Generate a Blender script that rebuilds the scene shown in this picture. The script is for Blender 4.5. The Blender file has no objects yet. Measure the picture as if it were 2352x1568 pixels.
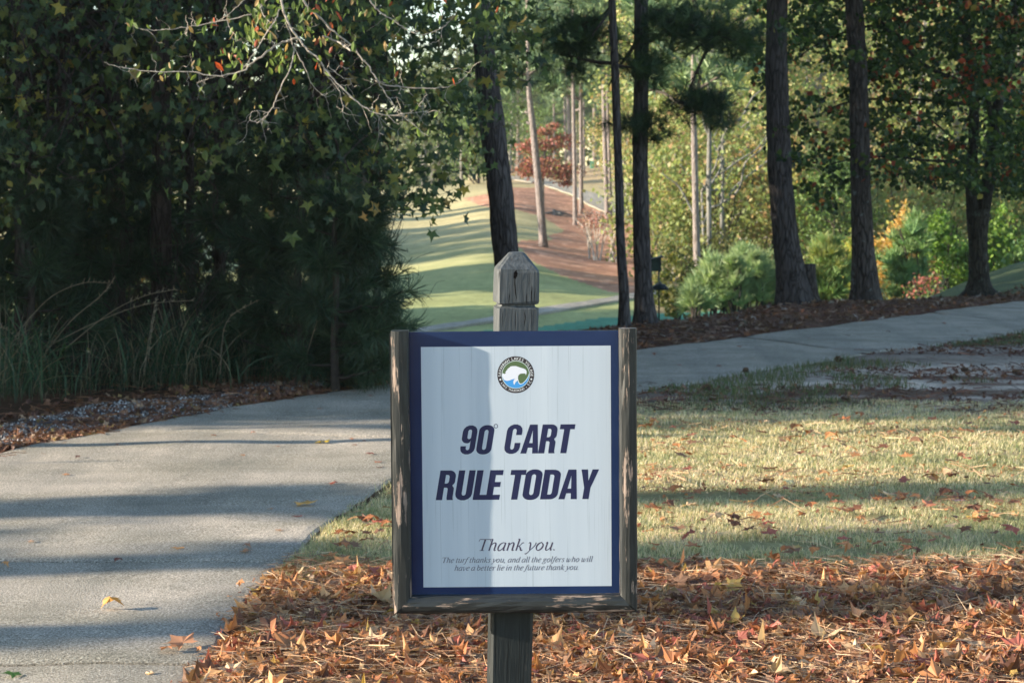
import bpy, math, random
import numpy as np
from mathutils import Vector
R = np.random.default_rng(7)
random.seed(7)
S = bpy.context.scene
COL = S.collection
# ------------------------------------------------------------------ camera model
F = 5000.0; HC = 1.5; PITCH = math.atan(384/5000.0)
CP, SP = math.cos(PITCH), math.sin(PITCH)
def P(px, py, Y):
    """point at distance Y seen at photo position (px, py) of a 2352x1568 picture"""
    u = (px-1176)/F; v = (784-py)/F
    dy = CP+v*SP; dz = -SP+v*CP
    t = Y/dy
    return np.array([u*t, Y, HC+dz*t])
def G(px, py, z=0.0):
    u = (px-1176)/F; v = (784-py)/F
    dy = CP+v*SP; dz = -SP+v*CP
    t = (z-HC)/dz
    return np.array([u*t, dy*t, z])
def proj(X, Y, Z):
    d = Y*CP-(Z-HC)*SP
    d = np.where(d < 0.1, 0.1, d)
    up = Y*SP+(Z-HC)*CP
    return 1176+F*X/d, 784-F*up/d
# ------------------------------------------------------------------ noise
def vnoise(x, y, sc, seed=0):
    x = np.asarray(x, float)*sc; y = np.asarray(y, float)*sc
    xi = np.floor(x).astype(np.int64); yi = np.floor(y).astype(np.int64)
    fx = x-xi; fy = y-yi
    fx = fx*fx*(3-2*fx); fy = fy*fy*(3-2*fy)
    def h(a, b):
        n = (a*374761393+b*668265263+seed*974634777) & 0x7fffffff
        n = ((n ^ (n >> 13))*1274126177) & 0x7fffffff
        return ((n ^ (n >> 16)) & 0xffff)/65535.0
    return (h(xi, yi)*(1-fx)+h(xi+1, yi)*fx)*(1-fy)+(h(xi, yi+1)*(1-fx)+h(xi+1, yi+1)*fx)*fy
def fbm(x, y, sc, seed=0, o=4):
    s = 0; a = 0.5; t = 0
    for k in range(o):
        s = s+a*vnoise(x, y, sc*2**k, seed+k*17); t += a; a *= .5
    return s/t
def ss(a, b, x):
    t = np.clip((x-a)/(b-a), 0, 1); return t*t*(3-2*t)
def pip(x, y, poly):
    x = np.asarray(x, float); y = np.asarray(y, float)
    ins = np.zeros(x.shape, bool); n = len(poly)
    for i in range(n):
        x0, y0 = poly[i][:2]; x1, y1 = poly[(i+1) % n][:2]
        if y0 == y1: continue
        c = ((y0 > y) != (y1 > y)) & (x < (x1-x0)*(y-y0)/(y1-y0)+x0)
        ins ^= c
    return ins
# ------------------------------------------------------------------ mesh helpers
def link(o, parent=None):
    COL.objects.link(o)
    if parent is not None: o.parent = parent
    return o
def tag(o, label=None, cat=None, group=None, kind=None):
    if label: o['label'] = label
    if cat: o['category'] = cat
    if group: o['group'] = group
    if kind: o['kind'] = kind
    return o
def empty(name, loc=(0, 0, 0), rot=(0, 0, 0)):
    o = bpy.data.objects.new(name, None); o.location = loc; o.rotation_euler = rot
    o.empty_display_size = .1
    return link(o)
def make_mesh(name, V, Fs, col=None, mats=None, smooth=False, midx=None):
    """Fs: array (n,k) or list of arrays; col: (nv,3)"""
    if not isinstance(Fs, list): Fs = [Fs]
    Fs = [np.asarray(f, np.int32) for f in Fs if len(f)]
    V = np.asarray(V, np.float32)
    me = bpy.data.meshes.new(name)
    me.vertices.add(len(V)); me.vertices.foreach_set('co', V.ravel())
    tot = sum(f.size for f in Fs); npoly = sum(len(f) for f in Fs)
    me.loops.add(tot); me.polygons.add(npoly)
    me.loops.foreach_set('vertex_index', np.concatenate([f.ravel() for f in Fs]))
    ls = []; lt = []; s = 0
    for f in Fs:
        k = f.shape[1]
        ls.append(s+np.arange(len(f))*k); s += f.size
        lt.append(np.full(len(f), k))
    me.polygons.foreach_set('loop_start', np.concatenate(ls).astype(np.int32))
    me.polygons.foreach_set('loop_total', np.concatenate(lt).astype(np.int32))
    if midx is not None: me.polygons.foreach_set('material_index', np.asarray(midx, np.int32))
    me.polygons.foreach_set('use_smooth', np.full(npoly, smooth))
    me.update(calc_edges=True); me.validate()
    if col is not None:
        a = me.color_attributes.new('col', 'FLOAT_COLOR', 'POINT')
        c = np.ones((len(V), 4), np.float32); c[:, :3] = col
        a.data.foreach_set('color', c.ravel())
    for m in (mats if isinstance(mats, (list, tuple)) else [mats]):
        if m: me.materials.append(m)
    return me
def obj(name, me, parent=None, loc=(0, 0, 0)):
    o = bpy.data.objects.new(name, me); o.location = loc
    return link(o, parent)
class MB:
    """collects pieces into one mesh"""
    def __init__(s): s.V = []; s.F = []; s.C = []; s.n = 0
    def add(s, V, Fs, col=None):
        V = np.asarray(V, float)
        if not isinstance(Fs, list): Fs = [Fs]
        s.V.append(V)
        for f in Fs:
            if len(f): s.F.append(np.asarray(f)+s.n)
        s.n += len(V)
        c = np.ones((len(V), 3)) if col is None else (np.zeros((len(V), 3))+np.asarray(col))
        s.C.append(c); return s
    def mesh(s, name, mats, smooth=False):
        ks = sorted({f.shape[1] for f in s.F})
        Fs = [np.concatenate([f for f in s.F if f.shape[1] == k]) for k in ks]
        return make_mesh(name, np.concatenate(s.V), Fs, np.concatenate(s.C), mats, smooth)
    def obj(s, name, mats, parent=None, smooth=False, loc=(0, 0, 0)):
        return obj(name, s.mesh(name, mats, smooth), parent, loc)
def box(x0, x1, y0, y1, z0, z1):
    V = np.array([[x, y, z] for x in (x0, x1) for y in (y0, y1) for z in (z0, z1)], float)
    Fq = np.array([[0, 1, 3, 2], [4, 6, 7, 5], [0, 4, 5, 1], [2, 3, 7, 6], [0, 2, 6, 4], [1, 5, 7, 3]])
    return V, Fq
def smooth_path(pts, n=6):
    pts = np.asarray(pts, float)
    if len(pts) < 3: return pts
    p = np.vstack([2*pts[0]-pts[1], pts, 2*pts[-1]-pts[-2]])
    out = []
    for i in range(1, len(p)-2):
        for k in range(n):
            t = k/n; a, b, c, d = p[i-1], p[i], p[i+1], p[i+2]
            out.append(.5*((2*b)+(-a+c)*t+(2*a-5*b+4*c-d)*t*t+(-a+3*b-3*c+d)*t**3))
    out.append(p[-2]); return np.array(out)
def tube(path, rad, sides=8, rough=0.0, seed=0, cap=True):
    path = np.asarray(path, float); n = len(path)
    rad = np.zeros(n)+np.asarray(rad, float)
    T = np.gradient(path, axis=0); T /= np.linalg.norm(T, axis=1)[:, None]+1e-9
    ref = np.array([0, 1, 0.]) if abs(T[0][1]) < .8 else np.array([1, 0, 0.])
    A = np.cross(T, ref); A /= np.linalg.norm(A, axis=1)[:, None]+1e-9
    B = np.cross(T, A)
    th = np.arange(sides)*2*math.pi/sides
    rr = np.repeat(rad[:, None], sides, 1)
    if rough:
        g = np.random.default_rng(seed)
        rr = rr*(1+rough*(g.random((n, sides))-.5))
    V = path[:, None, :]+rr[..., None]*(np.cos(th)[None, :, None]*A[:, None, :]+np.sin(th)[None, :, None]*B[:, None, :])
    V = V.reshape(-1, 3)
    i = np.arange(n-1)[:, None]*sides; j = np.arange(sides)[None, :]; j2 = (j+1) % sides
    Fq = np.stack([i+j, i+j2, i+sides+j2, i+sides+j], -1).reshape(-1, 4)
    Fs = [Fq]
    if cap:
        V = np.vstack([V, path[:1], path[-1:]]); a = n*sides
        jj = np.arange(sides); k = (jj+1) % sides
        Fs.append(np.stack([np.full(sides, a), k, jj], -1))
        Fs.append(np.stack([np.full(sides, a+1), (n-1)*sides+jj, (n-1)*sides+k], -1))
    return V, Fs
def rotmats(n, dirs=None, rng=R, spin=None):
    """orthonormal frames (n,3,3), columns x,y,z with z along dirs"""
    if dirs is None: dirs = rng.normal(size=(n, 3))
    z = dirs/(np.linalg.norm(dirs, axis=1)[:, None]+1e-9)
    a = rng.normal(size=(n, 3)) if spin is None else spin
    x = np.cross(a, z); x /= np.linalg.norm(x, axis=1)[:, None]+1e-9
    y = np.cross(z, x)
    return np.stack([x, y, z], -1)
def scatter(tv, tf, pos, M, scale):
    """template verts (k,3) faces (m,j) instanced into arrays"""
    n = len(pos); k = len(tv)
    scale = np.zeros(n)+scale
    V = np.einsum('nij,kj->nki', M, tv)*scale[:, None, None]+pos[:, None, :]
    Fq = (tf[None]+(np.arange(n)*k)[:, None, None]).reshape(-1, tf.shape[1])
    return V.reshape(-1, 3), Fq
def scat_col(c, k):
    return np.repeat(c, k, 0)
# leaf templates -----------------------------------------------------
def star_leaf(curl=0.0, seed=0, lobes=5, notch=.36, lw=.17):
    g = np.random.default_rng(seed)
    V = [[0, 0, 0]]
    angs = np.radians([-128, -66, 0, 66, 128]) if lobes == 5 else np.radians([-72, 0, 72])
    L = [0.62, .92, 1.0, .92, .62] if lobes == 5 else [.8, 1, .8]
    for i, (a, l) in enumerate(zip(angs, L)):
        if i == 0: V.append([math.sin(a-.5)*.12, math.cos(a-.5)*.12-.02, 0])
        else:
            m = (angs[i-1]+a)/2; V.append([math.sin(m)*notch, math.cos(m)*notch, 0])
        w = lw
        V.append([math.sin(a-w)*l*.62, math.cos(a-w)*l*.62, 0])
        V.append([math.sin(a)*l, math.cos(a)*l, 0])
        V.append([math.sin(a+w)*l*.62, math.cos(a+w)*l*.62, 0])
    V.append([math.sin(angs[-1]+.5)*.12, math.cos(angs[-1]+.5)*.12-.02, 0])
    V.append([0.015, -.1, 0]); V.append([-.015, -.1, 0])
    V = np.array(V, float); n = len(V)
    r = np.hypot(V[:, 0], V[:, 1])
    ph = g.random()*6; t = np.arctan2(V[:, 0], V[:, 1])
    a1, a2 = g.normal(size=2)*.35+[1, .5]; ca, sa = math.cos(ph), math.sin(ph); X_ = V[:, 0]*ca+V[:, 1]*sa; Y_ = -V[:, 0]*sa+V[:, 1]*ca
    V[:, 2] = curl*(a1*X_**2+a2*.5*Y_**2*np.sign(ca))+curl*.26*g.normal(size=n)*r
    V[:, :2] *= (1-.22*abs(curl)*r**2)[:, None]
    Ft = np.array([[0, i, i+1] for i in range(1, n-1)]+[[0, n-1, 1]])
    return V*.55, Ft
STAR = star_leaf(.34, 1, 5, .42, .19)
CURLS = [star_leaf(c, s, 5, n, w) for c, s, n, w in ((.22, 2, .5, .2), (.42, 3, .50, .23), (-.5, 4, .54, .22), (-.2, 5, .46, .2), (-.75, 6, .58, .22), (.65, 7, .55, .24), (-1.0, 8, .6, .24))]
OVAL = (np.array([[0, -.5, 0], [.2, -.15, .05], [.17, .2, .05], [0, .5, 0], [-.17, .2, .05], [-.2, -.15, .05], [0, 0, -.02]], float),
        np.array([[6, i, (i+1) % 6] for i in range(6)]))
BROAD = (np.array([[0, -.45, 0], [.30, -.22, .05], [.34, .08, .07], [0, .5, 0], [-.34, .08, .07], [-.30, -.22, .05], [0, 0, -.03]], float),
        np.array([[6, i, (i+1) % 6] for i in range(6)]))
RHOMB = (np.array([[0, -.5, 0], [.38, 0, .06], [0, .5, 0], [-.38, 0, .06]], float), np.array([[0, 1, 2, 3]]))
def tuft(n=14, w=.05, spread=1.1, seed=0, droop=0.0):
    g = np.random.default_rng(seed); V = []; Ft = []
    for i in range(n):
        th = g.random()*2*math.pi; ph = spread*math.sqrt(g.random())
        d = np.array([math.sin(ph)*math.cos(th), math.sin(ph)*math.sin(th), math.cos(ph)])
        s = np.cross(d, g.normal(size=3)); s /= np.linalg.norm(s)
        l = .75+.25*g.random(); b = d*.04
        m = d*l*.55; e = d*l+np.array([0, 0, -droop*l*l])
        k = len(V)
        V += [b-s*w*.4, b+s*w*.4, m+s*w*.5, e, m-s*w*.5]
        Ft += [[k, k+1, k+2], [k, k+2, k+4], [k+4, k+2, k+3]]
    return np.array(V), np.array(Ft)
def tuft1(n=14, w=.05, spread=1.1, seed=0):
    g = np.random.default_rng(seed); V = []; Ft = []
    for i in range(n):
        th = g.random()*2*math.pi; ph = spread*math.sqrt(g.random())
        d = np.array([math.sin(ph)*math.cos(th), math.sin(ph)*math.sin(th), math.cos(ph)])
        s = np.cross(d, g.normal(size=3)); s /= np.linalg.norm(s)
        k = len(V); V += [-s*w*.5, s*w*.5, d*(.7+.3*g.random())]; Ft += [[k, k+1, k+2]]
    return np.array(V), np.array(Ft)
# ------------------------------------------------------------------ materials
def newmat(name):
    m = bpy.data.materials.new(name); m.use_nodes = True
    nt = m.node_tree; nt.nodes.clear()
    return m, nt, nt.nodes, nt.links
class NB:
    def __init__(s, nt): s.nt = nt; s.N = nt.nodes; s.L = nt.links
    def n(s, t, **kw):
        x = s.N.new(t)
        for k, v in kw.items():
            if k.startswith('i_'): x.inputs[k[2:].replace('_', ' ')].default_value = v
            elif k.startswith('n_'): x.inputs[int(k[2:])].default_value = v
            else: setattr(x, k, v)
        return x
    def l(s, a, b): s.L.new(a, b)
    def coord(s, scale=(1, 1, 1), kind='Object'):
        c = s.n('ShaderNodeTexCoord'); m = s.n('ShaderNodeMapping'); m.inputs['Scale'].default_value = scale
        s.l(c.outputs[kind], m.inputs['Vector']); return m.outputs[0]
    def noise(s, vec, scale, detail=4, rough=.55, out='Fac'):
        x = s.n('ShaderNodeTexNoise'); x.inputs['Scale'].default_value = scale
        x.inputs['Detail'].default_value = detail; x.inputs['Roughness'].default_value = rough
        s.l(vec, x.inputs['Vector']); return x.outputs[out]
    def ramp(s, fac, stops, interp='LINEAR'):
        r = s.n('ShaderNodeValToRGB'); e = r.color_ramp.elements; r.color_ramp.interpolation = interp
        while len(e) < len(stops): e.new(.5)
        for i, (p, c) in enumerate(stops):
            e[i].position = p; e[i].color = (*c, 1) if hasattr(c, '__len__') else (c, c, c, 1)
        s.l(fac, r.inputs[0]); return r.outputs[0]
    def mix(s, f, a, b, mode='MIX'):
        m = s.n('ShaderNodeMix', data_type='RGBA', blend_type=mode)
        for v, i in ((f, 0), (a, 6), (b, 7)):
            if hasattr(v, 'is_linked') or hasattr(v, 'links'): s.l(v, m.inputs[i])
            else: m.inputs[i].default_value = v if i == 0 else (*v, 1)
        return m.outputs[2]
    def math(s, op, a, b=0.0):
        m = s.n('ShaderNodeMath', operation=op)
        for v, i in ((a, 0), (b, 1)):
            if hasattr(v, 'links'): s.l(v, m.inputs[i])
            else: m.inputs[i].default_value = v
        return m.outputs[0]
    def attr(s, name='col'):
        a = s.n('ShaderNodeAttribute', attribute_name=name); return a.outputs['Color']
    def bump(s, h, dist=.01, st=1.0):
        b = s.n('ShaderNodeBump'); b.inputs['Distance'].default_value = dist; b.inputs['Strength'].default_value = st
        s.l(h, b.inputs['Height']); return b.outputs[0]
    def out(s, sh):
        o = s.n('ShaderNodeOutputMaterial'); s.l(sh, o.inputs[0])
    def pbsdf(s, col, rough=.8, normal=None, spec=.3):
        p = s.n('ShaderNodeBsdfPrincipled')
        if hasattr(col, 'links'): s.l(col, p.inputs['Base Color'])
        else: p.inputs['Base Color'].default_value = (*col, 1)
        if hasattr(rough, 'links'): s.l(rough, p.inputs['Roughness'])
        else: p.inputs['Roughness'].default_value = rough
        p.inputs['Specular IOR Level'].default_value = spec
        if normal is not None: s.l(normal, p.inputs['Normal'])
        return p.outputs[0]
def mat_leaf(name, trans=.35, rough=.5, spec=.35, gain=1.0):
    m, nt, N, L = newmat(name); b = NB(nt)
    c = b.attr(); p = b.pbsdf(c, rough, None, spec)
    t = b.n('ShaderNodeBsdfTranslucent'); c2 = b.mix(1.0, c, (1.25*gain, 1.3*gain, .8*gain), 'MULTIPLY'); b.l(c2, t.inputs[0])
    mx = b.n('ShaderNodeMixShader'); mx.inputs[0].default_value = trans
    b.l(p, mx.inputs[1]); b.l(t.outputs[0], mx.inputs[2]); b.out(mx.outputs[0]); return m
def mat_simple(name, col, rough=.8, spec=.3, var=0.0, sc=8, bd=0.0):
    m, nt, N, L = newmat(name); b = NB(nt); v = b.coord()
    c = col; nrm = None
    if var:
        n = b.noise(v, sc, 5)
        c = b.mix(b.ramp(n, [(.3, 0.), (.7, 1.)]), tuple(x*(1-var) for x in col), tuple(min(1, x*(1+var)) for x in col))
        if bd: nrm = b.bump(n, bd)
    b.out(b.pbsdf(c, rough, nrm, spec)); return m
def mat_bark(name, dark, light, sc=1.0, bd=.02, lichen=None):
    m, nt, N, L = newmat(name); b = NB(nt)
    v = b.coord((24*sc, 24*sc, 4.6*sc)); v1 = b.coord((1, 1, 1))
    w = b.noise(v, .35, 3, .5, 'Color'); add = b.n('ShaderNodeVectorMath', operation='ADD')
    b.l(v, add.inputs[0]); sc_ = b.n('ShaderNodeVectorMath', operation='SCALE'); b.l(w, sc_.inputs[0]); sc_.inputs['Scale'].default_value = 3.2
    b.l(sc_.outputs[0], add.inputs[1])
    vo = b.n('ShaderNodeTexVoronoi', feature='DISTANCE_TO_EDGE'); vo.inputs['Scale'].default_value = 1.0; b.l(add.outputs[0], vo.inputs['Vector'])
    e = b.ramp(b.math('ADD', vo.outputs['Distance'], b.math('MULTIPLY', b.noise(v, .9, 5, .7), .45)), [(.18, 0.), (.42, 1.)])
    n = b.noise(v, 2.2, 6, .65); n2 = b.noise(v1, 1.7, 3)
    lc = b.mix(b.ramp(n, [(.3, 0.), (.7, 1.)]), tuple(x*.62 for x in light), light)
    c = b.mix(e, dark, lc)
    c = b.mix(b.ramp(n2, [(.35, .0), (.7, .5)]), c, tuple(x*.7 for x in light))
    if lichen:
        l = b.ramp(b.noise(v1, 9, 5, .7), [(.6, 0.), (.68, .7)]); c = b.mix(l, c, lichen)
    h = b.math('ADD', e, b.math('MULTIPLY', n, .6))
    b.out(b.pbsdf(c, .92, b.bump(h, bd), .15)); return m
M = {}
def build_mats():
    M['leaf'] = mat_leaf('leaf_green', .38)
    M['dryleaf'] = mat_leaf('dry_leaf', .22, .55, .3)
    M['needle'] = mat_leaf('pine_needles', .22, .5, .35)
    M['grassblade'] = mat_leaf('grass_blades', .35, .55, .3)
    M['straw'] = mat_leaf('fallen_needles', .1, .55, .3)
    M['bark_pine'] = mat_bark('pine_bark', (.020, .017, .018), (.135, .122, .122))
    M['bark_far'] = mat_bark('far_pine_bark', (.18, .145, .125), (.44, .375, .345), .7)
    M['bark_grey'] = mat_bark('smooth_grey_bark', (.10, .095, .085), (.34, .33, .30), .6, .008)
    M['bark_gum'] = mat_bark('mossy_bark', (.02, .018, .016), (.09, .085, .07), 1.2, .02, (.12, .16, .13))
    M['bark_lich'] = mat_bark('lichen_pine_bark', (.020, .017, .016), (.15, .13, .12), 1.0, .025, (.25, .30, .30))
    M['bark_wood'] = mat_bark('dark_wood_bark', (.016, .014, .012), (.12, .095, .082))
    M['twig'] = mat_simple('pale_twig_bark', (.36, .32, .27), .8, .3, .35, 60)
    M['twig_dark'] = mat_simple('dark_twig_bark', (.05, .042, .036), .9, .2, .3, 20)
# ------------------------------------------------------------------ terrain
YCX = [-60, -6, -3, -.5, .3, 1.38, 2.5, 3, 4.5, 6.4, 10, 20, 60]
YCY = [16, 17, 17.5, 18.5, 19.3, 20.9, 22.4, 23.6, 24.9, 26.2, 29, 34, 45]
FY = [0, 36, 45, 52, 75, 110, 170, 230, 420]
FZ = [-1.68, -1.68, -1.71, -1.62, -1.35, -.48, 1.5, 1.9, 3.0]
def zt(X, Y):
    X = np.asarray(X, float); Y = np.asarray(Y, float)
    yc = np.interp(X, YCX, YCY)
    s = ss(0, 1, (Y-yc)/14.0)
    z = -1.68*s+(np.interp(Y, FY, FZ)+1.68)*s
    z = z+.80*ss(4.3, 8.2, X-0.03*(Y-36))*ss(27, 33, Y)*(1-ss(37, 47, Y))      # grassy slope at the right
    z = z+.5*ss(3, 8, X)*ss(140, 170, Y)*(1-ss(185, 230, Y))
    z = z-5.5*ss(2.0, 8.5, -X)*ss(143, 185, Y)
    z = z+.50*np.exp(-((X+.4)/2.6)**2)*ss(46, 62, Y)*(1-ss(118, 150, Y))   # crown of the fairway hill
    # hump where the two big pines stand
    z = z+.05*np.exp(-((X-3.6)/1.2)**2-((Y-24.6)/1.0)**2)
    z = z-1.2*ss(8, 40, X-2-Y*.12)*ss(40, 80, Y)*0
    n = (fbm(X, Y, 1.6, 5, 3)-.5)*.035+(fbm(X, Y, .22, 9, 2)-.5)*.10*ss(24, 40, Y)
    return z+n*ss(.0, 1.0, np.abs(Y)+1)
PAIRS = [((-1, 2.0), (-3.5, 2.0)), ((-.94, 6.4), (-3.42, 6.4)), ((-.885, 8.26), (-3.3, 8.35)), ((-.6, 10.5), (-2.95, 10.9)),
         ((.0, 12.9), (-2.05, 13.3)), ((.86, 14.8), (-.8, 15.6)), ((2.2, 17.0), (1.12, 18.5)), ((4.9, 20.7), (4.1, 22.8)),
         ((9, 26), (7.9, 28.0)), ((16, 33), (14.5, 35)), ((30, 44), (28, 46))]
RE = smooth_path([(*p[0], 0) for p in PAIRS], 10)[:, :2]
LE = smooth_path([(*p[1], 0) for p in PAIRS], 10)[:, :2]
PATHPOLY = np.vstack([RE, LE[::-1]])
def gpoly(px): return [tuple(G(x, y)[:2]) for x, y in px]
LAWN = [(-.95, 8.15), (-.9, 8.35), (-.58, 10.5), (0, 12.8), (.8, 14.4), (2.2, 14.4), (12, 13.2), (12, 7.8), (3, 8.15), (1.3, 8.25), (.3, 8.3)]
DIRT = [(1.95, 15.0), (2.3, 16.4), (3.2, 17.0), (4.3, 17.6), (6.5, 18.5), (8, 15.0), (5, 13.7), (3.2, 13.75), (2.3, 14.0)]
STRAWPX = [(1062, 456), (1177, 431), (1253, 429), (1316, 452), (1349, 472), (1395, 491), (1470, 515), (1560, 600), (1500, 690), (1454, 676), (1388, 666), (1290, 633), (1224, 600), (1188, 565), (1196, 552), (1262, 548), (1298, 530), (1245, 497), (1180, 482), (1110, 474)]
TEALPX = [(1180, 753), (1247, 748), (1378, 731), (1503, 722), (1573, 716), (1710, 709), (1800, 704), (1860, 790), (1100, 800), (1100, 760)]
UPATH = ([(1150, 416), (1190, 415), (1253, 428), (1316, 450), (1349, 470), (1395, 490), (1440, 508), (1500, 540)], [(1150, 408), (1190, 405), (1253, 411), (1300, 424), (1360, 444), (1400, 462), (1450, 486), (1500, 508)])
LPATH = ([(930, 776), (1000, 762), (1131, 742), (1233, 725), (1330, 709), (1421, 693), (1460, 687), (1530, 676)], [(930, 765), (993, 753), (1131, 732), (1233, 713), (1330, 698), (1421, 683), (1460, 676), (1530, 666)])
def far_point(px, py):
    """where the sight line through a photo position meets the far terrain"""
    Ys = np.concatenate([np.arange(34, 80, .1), np.arange(80, 260, .3)])
    pt = np.array([P(px, py, y) for y in Ys])
    d = pt[:, 2]-zt(pt[:, 0], pt[:, 1])
    k = np.where(d <= 0)[0]
    i = k[0] if len(k) else len(Ys)-1
    return np.array([pt[i, 0], pt[i, 1], zt(pt[i, 0], pt[i, 1])])
def ground_colors(X, Y, Z):
    n = len(X); C = np.zeros((n, 3))
    f1 = fbm(X, Y, 3.0, 21, 4)[:, None]; f2 = fbm(X, Y, .6, 31, 4)[:, None]; f3 = fbm(X, Y, 12, 41, 3)[:, None]
    px, py = proj(X, Y, Z)
    litter = np.array([.105, .058, .034]); C[:] = litter*(0.5+.9*f1)
    wob = (fbm(X, Y, 1.1, 51, 3)-.5)
    # lawn soil
    lawn = pip(X+wob*.25, Y+wob*.45, LAWN)
    C[lawn] = (np.array([.30, .25, .13])*(.6+.7*f1)+np.array([.02, .06, .0])*f2)[lawn]
    # dirt patch between lawn and path, at the right
    dz = (Y > 13.4+.0*X+wob*1.1) & (X > .2) & (Y < 27) & ~pip(X, Y, PATHPOLY) & (Y < 16.3+(X-.86)*1.2)
    pale = ss(.40, .60, fbm(X*.38, Y*1.0, .8, 61, 4)+.34*ss(.9, 2.2, X)*(1-ss(15.8, 17.2, Y+wob*2))-.05)[:, None]
    gr = ss(.45, .62, fbm(X*.5, Y*1.1, 1.0, 71, 3))[:, None]
    dcol = np.array([.44, .36, .29])*(.7+.5*f3)*pale+(1-pale)*(np.array([.11, .065, .045])*(1-gr)+np.array([.10, .12, .06])*gr)*(.6+.8*f1)
    C[dz] = dcol[dz]
    pd = pip(X+wob*2.2, Y+wob*2.0+(fbm(X, Y, 3.2, 64, 3)-.5)*1.0, DIRT); pk = ss(.33, .56, fbm(X*.5, Y*1.6, 1.8, 63, 4))[:, None]; C[pd] = ((np.array([.72, .585, .465])*pk+np.array([.20, .13, .09])*(1-pk))*(.7+.5*f3))[pd]
    bs = lawn & (fbm(X*.5, Y*1.5, 1.6, 19, 3) > .60); C[bs] = (np.array([.42, .32, .22])*(.7+.5*f3))[bs]
    # left woodland floor
    w = (X < -.5) & (Y > 11) & ~pip(X, Y, PATHPOLY) & (Y > 15)
    C[w] = (np.array([.06, .045, .03])*(.5+f1))[w]
    # gravel strip
    gs = gravel_mask(X, Y)
    C[gs] = (np.array([.13, .12, .125])*(.5+.9*f3))[gs]
    # mulch under the pines beyond the path
    mu = (X > -.8) & (Y > 15.8) & (Y < 34) & ~dz & ~pip(X, Y, PATHPOLY)
    C[mu] = (np.array([.15, .075, .05])*(.45+.9*f1))[mu]
    # ------------- beyond the crest
    yc = np.interp(X, YCX, YCY)
    far = Y > yc+4.5
    fair = np.array([.53, .46, .24])*(.74+.5*f2)*(.86+.28*f1)
    green = np.array([.42, .44, .185])*(.76+.4*f2)*(.9+.2*f1)
    k = ss(95, 48, Y+10*(f2[:, 0]-.5)*2)[:, None]
    fc = fair*(1-k)+green*k
    brown = ss(128, 160, Y+30*(f2[:, 0]-.5))[:, None]*ss(-6, 2, X)[:, None]
    fc = fc*(1-brown)+np.array([.50, .37, .22])*(.85+.3*f2)*brown
    C[far] = fc[far]
    wx = (fbm(X, Y, .35, 81, 3)-.5)
    st = far & pip(px+wx*30, py+wx*14, STRAWPX) & (Y > 40)
    spk = ss(.62, .72, fbm(X, Y, 3.2, 82, 2))[:, None]
    sc = np.array([.54, .28, .175])*(.62+.75*f2)*(.8+.4*f1)+spk*np.array([.2, .14, .1])
    C[st] = sc[st]
    # area of leaves right of the straw bed, under the woods
    rw = far & (px > 1500+wx*60) & (Y > 38) & (X > 0)
    rc = np.array([.30, .24, .12])*(.5+.9*f1); C[rw] = rc[rw]
    te = far & pip(px, py+wx*5, TEALPX) & (Y < 60)
    C[te] = (np.array([.11, .30, .19])*(.92+.16*f2))[te]
    sl = (X-.05*(Y-36) > 4.9) & (Y > 26.8+.12*X) & (Y < 60)
    C[sl] = (np.array([.12, .15, .07])*(.8+.4*f2))[sl]
    return C
def gravel_mask(X, Y):
    yl = np.interp(X, LE[:, 0], LE[:, 1])  # far edge of the path as y(x)
    wob = (fbm(X, Y, 2.2, 91, 3)-.5)
    d = Y-yl
    lo = .28+wob*.9; hi = np.interp(X, [-6, -2.7, -1.3, -.6], [3.0, 2.3, 1.1, .5])+wob*.6
    return (X < -.75) & (X > -9) & (d > lo) & (d < hi) & (Y > 9)
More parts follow.
